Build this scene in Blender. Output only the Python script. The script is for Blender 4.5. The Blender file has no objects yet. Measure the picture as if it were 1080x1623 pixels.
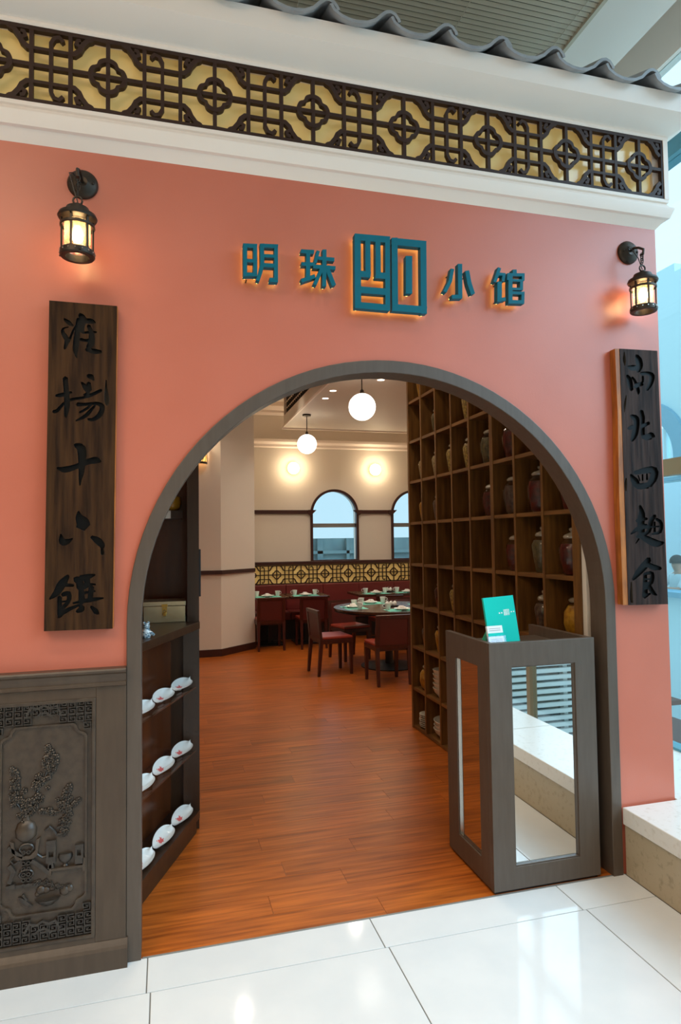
import bpy, math, random
from mathutils import Matrix, Vector
from mathutils.geometry import delaunay_2d_cdt
random.seed(7)
S = bpy.context.scene
COL = S.collection
PI = math.pi

def lin(r, g, b):
    f = lambda c: (c/255/12.92) if c/255 <= .04045 else ((c/255+.055)/1.055)**2.4
    return (f(r), f(g), f(b), 1)

# ------------------------------------------------------------------ camera
cd = bpy.data.cameras.new('camera'); cam = bpy.data.objects.new('camera', cd); COL.objects.link(cam)
R_ = Vector((0.96447858, -0.26385055, -0.01280441)); U_ = Vector((0.00070323, -0.04590725, 0.99894546)); F_ = Vector((0.26416013, 0.9634705, 0.04409101))
M = Matrix((R_, U_, -F_)).transposed().to_4x4(); M.translation = (0, -2.67, 1.6)
cam.matrix_world = M
cd.sensor_fit = 'VERTICAL'; cd.sensor_height = 36; cd.lens = 1018.7495/1623*36; cd.clip_start = .05; cd.clip_end = 200
S.camera = cam

# ------------------------------------------------------------------ world, lights, exposure
W = bpy.data.worlds.new('world'); S.world = W; W.use_nodes = True
bg = W.node_tree.nodes['Background']; bg.inputs[0].default_value = lin(206, 232, 247); bg.inputs[1].default_value = 1.7
S.view_settings.view_transform = 'Standard'; S.view_settings.look = 'None'
S.view_settings.exposure = 0.0; S.view_settings.gamma = 1; S.view_settings.use_curve_mapping = False

def lamp(name, kind, loc, energy, color, rot=(0, 0, 0), size=.1, sizey=None, spot=None, blend=.5):
    l = bpy.data.lights.new(name, kind); o = bpy.data.objects.new(name, l); COL.objects.link(o)
    o.location = loc; o.rotation_euler = rot; l.energy = energy; l.color = color
    if kind == 'AREA':
        l.size = size
        if sizey: l.shape = 'RECTANGLE'; l.size_y = sizey
    else: l.shadow_soft_size = size
    if spot: l.spot_size = spot; l.spot_blend = blend
    return o
WARM = (1, .78, .52); MILD = (1, .93, .84); NEUT = (1, .97, .94); COOL = (.72, .92, 1)
sun = lamp('daylight', 'SUN', (6, -4, 6), 3.8, (.57, .78, 1)); sun.data.angle = math.radians(48)
sun.rotation_euler = Vector((-.64, .52, -.56)).to_track_quat('-Z', 'Y').to_euler()
lamp('warm_left_fill', 'AREA', (-2.4, -3.4, 4.45), 120, (1, .74, .50), size=3.0, sizey=2.0)  # unseen area lamp added to warm the left of the shopfront
for sx_, sy_ in ((-1.2, -1.5), (.0, -1.6), (1.2, -1.5), (-.6, -3.2), (.7, -3.2), (1.9, -2.6)):
    lamp('mall_downlight', 'SPOT', (sx_, sy_, 4.49), 52, (1, .88, .74), size=.06, spot=1.75, blend=.7)
for ex, ey in ((2.5, 3.5), (3.4, 4.2), (2.4, 5.6), (3.5, 5.8), (2.3, 6.8), (3.4, 6.9)):
    lamp('dining_fill_spot', 'SPOT', (ex, ey, 3.38), 32, (1, .88, .74), size=.05, spot=2.4, blend=.6)  # fill spots added to brighten the dining room, without fittings
lamp('column_downlight', 'SPOT', (.9, 5.2, 3.95), 30, (1, .88, .76), size=.05, spot=2.3, blend=.6)
for ex, ey in ((.3, 1.3), (1.2, 1.7), (.6, 2.9), (1.4, 3.4)):
    lamp('entry_downlight', 'SPOT', (ex, ey, 3.95), 40, (1, .86, .68), size=.05, spot=2.3, blend=.6)

# ------------------------------------------------------------------ materials
MATS = {}
def nt(name):
    m = bpy.data.materials.new(name); m.use_nodes = True; MATS[name] = m
    return m, m.node_tree.nodes, m.node_tree.links, m.node_tree.nodes['Principled BSDF']
def pm(name, c, rough=.5, metal=0, c2=None, scale=8, stretch=(1, 1, 1), bump=0, bscale=None, spec=.5, coat=0, emit=None, es=0, objrand=0, detail=4, lo=.35, hi=.65):
    m, N, L, P = nt(name)
    P.inputs['Base Color'].default_value = lin(*c); P.inputs['Roughness'].default_value = rough; P.inputs['Metallic'].default_value = metal
    P.inputs['Specular IOR Level'].default_value = spec; P.inputs['Coat Weight'].default_value = coat; P.inputs['Coat Roughness'].default_value = .08
    if emit: P.inputs['Emission Color'].default_value = lin(*emit); P.inputs['Emission Strength'].default_value = es
    if c2 or bump:
        tc = N.new('ShaderNodeTexCoord'); mp = N.new('ShaderNodeMapping'); L.new(tc.outputs['Object'], mp.inputs['Vector']); mp.inputs['Scale'].default_value = stretch
        if objrand:
            oi = N.new('ShaderNodeObjectInfo'); cx = N.new('ShaderNodeCombineXYZ'); mu = N.new('ShaderNodeMath'); mu.operation = 'MULTIPLY'; mu.inputs[1].default_value = 37
            L.new(oi.outputs['Random'], mu.inputs[0])
            for i in range(3): L.new(mu.outputs[0], cx.inputs[i])
            L.new(cx.outputs[0], mp.inputs['Location'])
        no = N.new('ShaderNodeTexNoise'); no.inputs['Scale'].default_value = scale; no.inputs['Detail'].default_value = detail; L.new(mp.outputs[0], no.inputs['Vector'])
    if c2:
        cr = N.new('ShaderNodeValToRGB'); cr.color_ramp.elements[0].color = lin(*c); cr.color_ramp.elements[1].color = lin(*c2)
        cr.color_ramp.elements[0].position = lo; cr.color_ramp.elements[1].position = hi; L.new(no.outputs['Fac'], cr.inputs['Fac'])
        out = cr.outputs[0]
        if objrand:
            hs = N.new('ShaderNodeHueSaturation'); mr = N.new('ShaderNodeMapRange'); mr.inputs['To Min'].default_value = 1-objrand; mr.inputs['To Max'].default_value = 1+objrand
            L.new(oi.outputs['Random'], mr.inputs['Value']); L.new(mr.outputs[0], hs.inputs['Value']); L.new(out, hs.inputs['Color']); out = hs.outputs[0]
        L.new(out, P.inputs['Base Color'])
    if bump:
        if bscale:
            n2 = N.new('ShaderNodeTexNoise'); n2.inputs['Scale'].default_value = bscale; L.new(mp.outputs[0], n2.inputs['Vector'])
        else: n2 = no
        bp = N.new('ShaderNodeBump'); bp.inputs['Strength'].default_value = bump; bp.inputs['Distance'].default_value = .01; L.new(n2.outputs['Fac'], bp.inputs['Height']); L.new(bp.outputs[0], P.inputs['Normal'])
    return m
def thin_glass(name, tint=(235, 245, 245), rough=0.0, ior=1.45):
    m, N, L, P = nt(name); out = N['Material Output']; N.remove(P)
    t = N.new('ShaderNodeBsdfTransparent'); t.inputs[0].default_value = lin(*tint); g = N.new('ShaderNodeBsdfGlossy'); g.inputs['Roughness'].default_value = rough
    f = N.new('ShaderNodeLayerWeight'); f.inputs[0].default_value = .5; pw = N.new('ShaderNodeMath'); pw.operation = 'POWER'; pw.inputs[1].default_value = 4.5; L.new(f.outputs['Facing'], pw.inputs[0])
    ml = N.new('ShaderNodeMath'); ml.operation = 'MULTIPLY_ADD'; ml.inputs[1].default_value = .8; ml.inputs[2].default_value = .04; L.new(pw.outputs[0], ml.inputs[0]); mx = N.new('ShaderNodeMixShader')
    L.new(ml.outputs[0], mx.inputs[0]); L.new(t.outputs[0], mx.inputs[1]); L.new(g.outputs[0], mx.inputs[2]); L.new(mx.outputs[0], out.inputs[0])
    return m
CORAL = pm('coral_paint', (196, 107, 83), .34, c2=(200, 111, 87), scale=3, bump=.02, bscale=120, spec=.6)
WHITE = pm('white_paint', (246, 233, 221), .5)
CREAM = pm('cream_wall_paint', (222, 212, 198), .6)
TILE = pm('white_floor_tile', (230, 232, 231), .09, c2=(224, 227, 227), scale=5, objrand=.012, spec=.3)
GROUT = pm('grey_grout', (120, 120, 116), .8)
CASE = pm('brown_grey_lacquer', (88, 75, 64), .42, c2=(82, 69, 58), scale=6, stretch=(8, 8, 1))
DADO = pm('brown_wainscot_paint', (78, 62, 47), .42, c2=(70, 54, 40), scale=5, stretch=(6, 6, 1), bump=.05)
RELIEFD = pm('antiqued_carving', (58, 51, 44), .3, c2=(44, 38, 33), scale=60, bump=.2)
RELIEF = pm('carved_grey_brown', (72, 59, 46), .36, c2=(58, 46, 36), scale=30, bump=.2)
PLANK = pm('dark_plaque_wood', (70, 46, 26), .6, c2=(40, 25, 15), scale=5, stretch=(10, 10, .8), bump=.35, detail=8, spec=.1)
PLANKR = pm('hazed_plaque_wood', (66, 50, 44), .6, c2=(36, 28, 26), scale=5, stretch=(10, 10, .8), bump=.4, detail=8, spec=.1)  # plaque wood greyed to imitate haze and bluish sheen on the right
LACQ = pm('black_lacquer', (13, 14, 14), .45, spec=.15)
RAWWOOD = pm('raw_orange_wood_edge', (190, 112, 40), .5, c2=(140, 78, 28), scale=6, stretch=(6, 6, 1))
LATT = pm('dark_lattice_wood', (52, 31, 22), .5, spec=.3)
GOLD = pm('gold_backing', (244, 218, 150), .2, spec=.6, emit=(255, 205, 110), es=.16)  # even emission added to brighten the shadowed panel as if backlit
TEAL = pm('teal_enamel', (0, 98, 116), .5, spec=.2)
LED = pm('warm_led', (255, 210, 90), .5, emit=(255, 244, 120), es=5)
ROOFT = pm('grey_roof_tile', (160, 163, 166), .5, c2=(144, 148, 152), scale=14, bump=.1)
def seeded():
    m, N, L, P = nt('seeded_lantern_glass'); out = N['Material Output']; N.remove(P)
    t = N.new('ShaderNodeBsdfTransparent'); d = N.new('ShaderNodeBsdfTranslucent'); d.inputs[0].default_value = lin(255, 236, 200); g = N.new('ShaderNodeBsdfGlossy'); g.inputs['Roughness'].default_value = .15
    tc = N.new('ShaderNodeTexCoord'); no = N.new('ShaderNodeTexNoise'); no.inputs['Scale'].default_value = 160; L.new(tc.outputs['Object'], no.inputs['Vector']); mr = N.new('ShaderNodeMapRange'); mr.inputs['To Min'].default_value = .05; mr.inputs['To Max'].default_value = .5; L.new(no.outputs['Fac'], mr.inputs['Value'])
    a = N.new('ShaderNodeMixShader'); L.new(mr.outputs[0], a.inputs[0]); L.new(t.outputs[0], a.inputs[1]); L.new(d.outputs[0], a.inputs[2]); b = N.new('ShaderNodeMixShader'); b.inputs[0].default_value = .06; L.new(a.outputs[0], b.inputs[1]); L.new(g.outputs[0], b.inputs[2]); L.new(b.outputs[0], out.inputs[0])
    return m
IRON = pm('dark_bronze_iron', (58, 50, 42), .4, metal=.6)
BULB = pm('warm_bulb', (255, 230, 190), .5, emit=(255, 214, 150), es=40)
SEED = seeded()
GLASS = thin_glass('clear_glass', (248, 252, 251))
WINGLASS = thin_glass('dining_window_glass', (222, 232, 234))
BLUEGLASS = thin_glass('atrium_glass', (244, 251, 252))
MIRROR = pm('mirror', (225, 225, 222), .015, metal=1)
SILVER = pm('silver_bead', (190, 188, 184), .2, metal=1)
FLOORB = pm('plank_subfloor', (70, 34, 14), .5)
FLOOR = pm('warm_plank_floor', (188, 100, 34), .32, c2=(126, 60, 19), scale=3.2, stretch=(.9, 16, 1), objrand=.13, bump=.03, detail=8, lo=.34, hi=.72, spec=.25)
CUBBY = pm('oiled_brown_shelf_wood', (124, 84, 38), .42, c2=(92, 59, 24), scale=4, stretch=(9, 9, .9), bump=.05, detail=6)
CUBBYB = pm('brown_shelf_board', (124, 84, 38), .42, c2=(92, 59, 24), scale=4, stretch=(9, .9, 9), bump=.05, detail=6)
CAB = pm('dark_walnut_veneer', (62, 40, 24), .35, c2=(48, 30, 17), scale=4, stretch=(8, 8, .8), detail=6)
CABR = pm('reddish_walnut_back', (92, 46, 20), .25, c2=(74, 36, 16), scale=3, stretch=(6, 6, .7))
DTRIM = pm('dark_red_brown_trim', (58, 26, 20), .35)
BOOTH = pm('burgundy_leather', (112, 40, 38), .38, bump=.05, scale=90)
CHAIRW = pm('dark_mahogany', (72, 26, 16), .32, c2=(58, 20, 13), scale=5, stretch=(8, 8, 1))
CHAIRL = pm('lit_red_seat_leather', (150, 56, 40), .35, bump=.05, scale=80)  # dark red leather painted lighter, the way lit seats look
CHAIRB = pm('dark_maroon_leather', (84, 28, 24), .4, bump=.05, scale=80)
TABLE = pm('dark_table_veneer', (74, 46, 32), .25, c2=(60, 36, 25), scale=4, stretch=(1, 8, 1))
BLACK = pm('black_metal', (20, 19, 19), .4)
PORC = pm('white_porcelain', (238, 238, 234), .15)
PLATEC = pm('cream_stoneware', (214, 204, 184), .25)
LINEN = pm('white_napkin_cloth', (240, 236, 230), .8)
MAT = pm('mint_paper_mat', (112, 205, 186), .6)
MENU = pm('turquoise_card', (0, 204, 188), .5, spec=.2)
MENUP = pm('pale_gold_page_edge', (205, 205, 140), .6)
CARD = pm('white_card', (238, 242, 240), .6)
PRINT = pm('white_print', (225, 245, 240), .6)
GREENC = pm('green_card', (60, 178, 130), .5)
ACRYL = thin_glass('acrylic', (246, 247, 252), .02, 1.5)
GLOBE = pm('opal_globe', (255, 250, 240), .3, emit=(255, 246, 230), es=3.2)
WALLB = pm('wall_lamp_glass', (255, 236, 200), .3, emit=(255, 226, 170), es=9)
DOWN = pm('downlight_lens', (255, 240, 220), .3, emit=(255, 238, 214), es=6)
BRASS = pm('brass', (200, 160, 80), .25, metal=1)
TIN = pm('brushed_tin', (214, 196, 160), .26, metal=.8, c2=(186, 168, 132), scale=6)
STONE = pm('pale_limestone', (236, 232, 224), .3, c2=(214, 206, 192), scale=40, lo=.55, hi=.8)
STONES = pm('tan_stone_riser', (186, 170, 142), .35, c2=(160, 144, 116), scale=40, lo=.55, hi=.75)
SLAT = pm('white_blind_slat', (226, 234, 234), .5)
LOUV = pm('tan_metal_louvre', (206, 192, 168), .5)
DARKV = pm('dark_void', (60, 54, 46), .9)
PBLUE = pm('pale_blue_render', (186, 224, 233), .7)
MBLUE = pm('grey_blue_render', (118, 172, 196), .7)
SPAN = pm('teal_spandrel', (92, 148, 162), .5)
SPAND = pm('dark_teal_backing', (52, 72, 74), .3)
BRONZE = pm('tan_bronze_transom', (142, 112, 76), .45)
GREYB = pm('grey_window_bar', (128, 128, 124), .5)
YELLOWP = pm('yellow_glaze', (196, 150, 44), .3, c2=(160, 116, 30), scale=5)
OUTB = pm('grey_green_facade', (118, 138, 136), .6, c2=(96, 116, 118), scale=2)
OUTG = pm('pale_ground', (190, 205, 205), .8)
SKIN = pm('skin', (200, 150, 125), .6)
HAIR = pm('dark_hair', (30, 28, 32), .6)
SHIRT = pm('white_shirt', (225, 235, 240), .8)
TROUS = pm('dark_trousers', (50, 60, 75), .8)
FIGB = pm('blue_grey_figurine', (90, 120, 135), .3, c2=(230, 235, 235), scale=60, stretch=(1, 1, 3), lo=.48, hi=.52)
GRILLE = pm('black_brown_grille', (40, 30, 22), .5)

# ------------------------------------------------------------------ mesh helpers
class MB:
    def __init__(s): s.v = []; s.f = []; s.m = []
    def add(s, vs, fs, mi=0):
        b = len(s.v); s.v += [tuple(p) for p in vs]; s.f += [tuple(i+b for i in q) for q in fs]; s.m += [mi]*len(fs); return s
    def box(s, x0, x1, y0, y1, z0, z1, T=None, mi=0):
        vs = [Vector((x, y, z)) for x in (x0, x1) for y in (y0, y1) for z in (z0, z1)]
        if T: vs = [T @ p for p in vs]
        return s.add(vs, [(0, 1, 3, 2), (4, 6, 7, 5), (0, 4, 5, 1), (2, 3, 7, 6), (0, 2, 6, 4), (1, 5, 7, 3)], mi)
    def lathe(s, prof, n=20, c=(0, 0, 0), T=None, mi=0, rib=0, ribn=10, arc=2*PI, open_=False):
        vs = []; fs = []; full = abs(arc-2*PI) < 1e-6; m = n if full else n+1
        for r, z in prof:
            for i in range(m):
                a = arc*i/n; k = 1+rib*math.cos(ribn*a)
                p = Vector((r*k*math.cos(a), r*k*math.sin(a), z)); p = T @ p if T else p
                vs.append(p+Vector(c))
        for j in range(len(prof)-1):
            for i in range(n if full else n):
                a = j*m+i; b = j*m+(i+1) % m; fs.append((a, b, b+m, a+m))
        if full and tuple(prof[0]) != tuple(prof[-1]) and not open_:
            if prof[0][0] > 1e-5: fs.append(tuple(range(m))[::-1])
            if prof[-1][0] > 1e-5: fs.append(tuple((len(prof)-1)*m+i for i in range(m)))
        return s.add(vs, fs, mi)
    def tube(s, pts, r, n=8, closed=False, mi=0):
        P = [Vector(p) for p in pts]; vs = []; fs = []; k = len(P)
        rr = r if isinstance(r, (list, tuple)) else [r]*k
        up = None
        for i, p in enumerate(P):
            d = (P[(i+1) % k]-P[i-1]) if closed else (P[min(i+1, k-1)]-P[max(i-1, 0)])
            d.normalize()
            if up is None: up = d.orthogonal().normalized()
            up = (up-d*up.dot(d)).normalized(); w = d.cross(up)
            for j in range(n):
                a = 2*PI*j/n; vs.append(p+(up*math.cos(a)+w*math.sin(a))*rr[i])
        for i in range(k if closed else k-1):
            for j in range(n):
                a = i*n+j; b = i*n+(j+1) % n; c = ((i+1) % k)*n; fs.append((a, b, c+(j+1) % n, c+j))
        if not closed: fs.append(tuple(range(n))[::-1]); fs.append(tuple((k-1)*n+j for j in range(n)))
        return s.add(vs, fs, mi)
    def ball(s, c, r, n=8, sq=(1, 1, 1), mi=0, h0=-1):
        k = max(4, n//2); prof = [(math.cos(a), math.sin(a)) for a in [math.asin(h0)+(PI/2-math.asin(h0))*i/k for i in range(k+1)]]
        prof = [(max(a, 1e-6)*r, b*r) for a, b in prof]
        return s.lathe(prof, n, c, Matrix.Diagonal((*sq, 1)), mi)
    def prism(s, poly, z0, z1, T=None, mi=0):            # poly in XY, extruded along Z
        n = len(poly); vs = [Vector((x, y, z)) for z in (z0, z1) for x, y in poly]
        if T: vs = [T @ p for p in vs]
        return s.add(vs, [tuple(range(n))[::-1], tuple(range(n, 2*n))]+[(i, (i+1) % n, n+(i+1) % n, n+i) for i in range(n)], mi)
    def rprism(s, poly, y0, y1, mi=0):                   # poly in XZ, extruded along Y
        n = len(poly); vs = [(x, y, z) for y in (y0, y1) for x, z in poly]
        return s.add(vs, [tuple(range(n)), tuple(range(n, 2*n))[::-1]]+[((i+1) % n, i, n+i, n+(i+1) % n) for i in range(n)], mi)
    def sweep(s, prof, path, mi=0):                      # prof [(p,z)], path fn p -> list of (x,y)
        rows = [[(x, y, z) for x, y in path(p)] for p, z in prof]; m = len(rows[0])
        fs = [(j*m+i, j*m+i+1, (j+1)*m+i+1, (j+1)*m+i) for j in range(len(rows)-1) for i in range(m-1)]
        return s.add([q for r in rows for q in r], fs, mi)
def area2(p): return sum(p[i-1][0]*p[i][1]-p[i][0]*p[i-1][1] for i in range(len(p)))
def cdt(inc, exc=()):
    V = []; Fc = []
    for p in list(inc)+list(exc):
        p = list(p) if area2(p) > 0 else list(p)[::-1]
        Fc.append(list(range(len(V), len(V)+len(p)))); V += [Vector((float(a), float(b))) for a, b in p]
    v, e, f, ov, oe, of = delaunay_2d_cdt(V, [], Fc, 0, 1e-6)
    n = len(inc); ins = []; cut = []
    for t, o in zip(f, of):
        i = any(k < n for k in o); x = any(k >= n for k in o)
        if i and not x: ins.append(tuple(t))
        elif i and x: cut.append(tuple(t))
    return [(p.x, p.y) for p in v], ins, cut
def border(tris):
    E = {}
    for t in tris:
        for i in range(len(t)): E[(t[i], t[(i+1) % len(t)])] = 1
    return [(a, b) for a, b in E if (b, a) not in E]
def region(inc, exc, y0, y1, mb=None):                   # XZ outline(s) minus holes, a slab between y0 (front) and y1
    mb = mb or MB(); v, ins, _ = cdt(inc, exc); n = len(v)
    vs = [(x, y0, z) for x, z in v]+[(x, y1, z) for x, z in v]
    fs = ins+[tuple(i+n for i in t[::-1]) for t in ins]+[(b, a, a+n, b+n) for a, b in border(ins)]
    return mb.add(vs, fs)
def obj(name, mb, mat, parent=None, smooth=False, bevel=0, world=False, auto=None):
    L = Vector((0, 0, 0))
    if world and parent:
        q = parent
        while q: L += q.location; q = q.parent
    me = bpy.data.meshes.new(name); me.from_pydata([tuple(Vector(p)-L) for p in mb.v], [], mb.f)
    for m in (mat if isinstance(mat, (list, tuple)) else [mat]): me.materials.append(m)
    if max(mb.m, default=0): me.polygons.foreach_set('material_index', mb.m)
    me.validate(); me.update()
    if smooth:
        me.polygons.foreach_set('use_smooth', [True]*len(me.polygons))
        try: me.set_sharp_from_angle(angle=math.radians(auto or 40))
        except Exception: pass
    o = bpy.data.objects.new(name, me); COL.objects.link(o)
    if parent: o.parent = parent
    if bevel:
        b = o.modifiers.new('bevel', 'BEVEL'); b.width = bevel; b.segments = 2; b.limit_method = 'ANGLE'; b.angle_limit = math.radians(40)
    return o
def tag(o, label, cat, group=None):
    o['label'] = label; o['category'] = cat
    if group: o['group'] = group
    return o
def thing(name, label, cat, loc=(0, 0, 0), rz=0, group=None):
    o = bpy.data.objects.new(name, None); COL.objects.link(o); o.location = loc; o.rotation_euler = (0, 0, rz); o.empty_display_size = .05
    return tag(o, label, cat, group)
def struct(name, mb, mat, label=None, **k):
    o = obj(name, mb, mat, **k); o['kind'] = 'structure'
    if label: o['label'] = label
    return o
def sroot(name, label, loc=(0, 0, 0)):
    o = bpy.data.objects.new(name, None); COL.objects.link(o); o.location = loc; o['kind'] = 'structure'; o['label'] = label; return o
def inst(o, parent, loc, rz=0):                           # another piece with the same mesh
    c = o.copy(); COL.objects.link(c); c.parent = parent; c.location = loc; c.rotation_euler = (0, 0, rz); return c
def dup(root, loc, rz=None, label=None, group=None):
    r = root.copy(); COL.objects.link(r); r.location = loc
    if rz is not None: r.rotation_euler = (0, 0, rz)
    if label: r['label'] = label
    if group: r['group'] = group
    for ch in list(root.children):
        c = ch.copy(); COL.objects.link(c); c.parent = r
        for g in list(ch.children):
            d = g.copy(); COL.objects.link(d); d.parent = c
    return r
def rect(x0, x1, z0, z1): return [(x0, z0), (x1, z0), (x1, z1), (x0, z1)]
def ribbon(pts, w):                                       # constant-width strip round a 2D polyline
    P = [Vector(p) for p in pts]; a = []; b = []
    for i, p in enumerate(P):
        d1 = (p-P[i-1]).normalized() if i else (P[1]-p).normalized(); d2 = (P[i+1]-p).normalized() if i < len(P)-1 else d1
        n = Vector((-(d1+d2).y, (d1+d2).x)).normalized(); k = 1/max(.5, n.dot(Vector((-d1.y, d1.x))))
        a.append(tuple(p+n*w/2*k)); b.append(tuple(p-n*w/2*k))
    return a+b[::-1]
def archpoly(cx, zc, r, zb, n=48): return [(cx-r, zb)]+[(cx-r*math.cos(PI*i/n), zc+r*math.sin(PI*i/n)) for i in range(n+1)]+[(cx+r, zb)]
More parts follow.
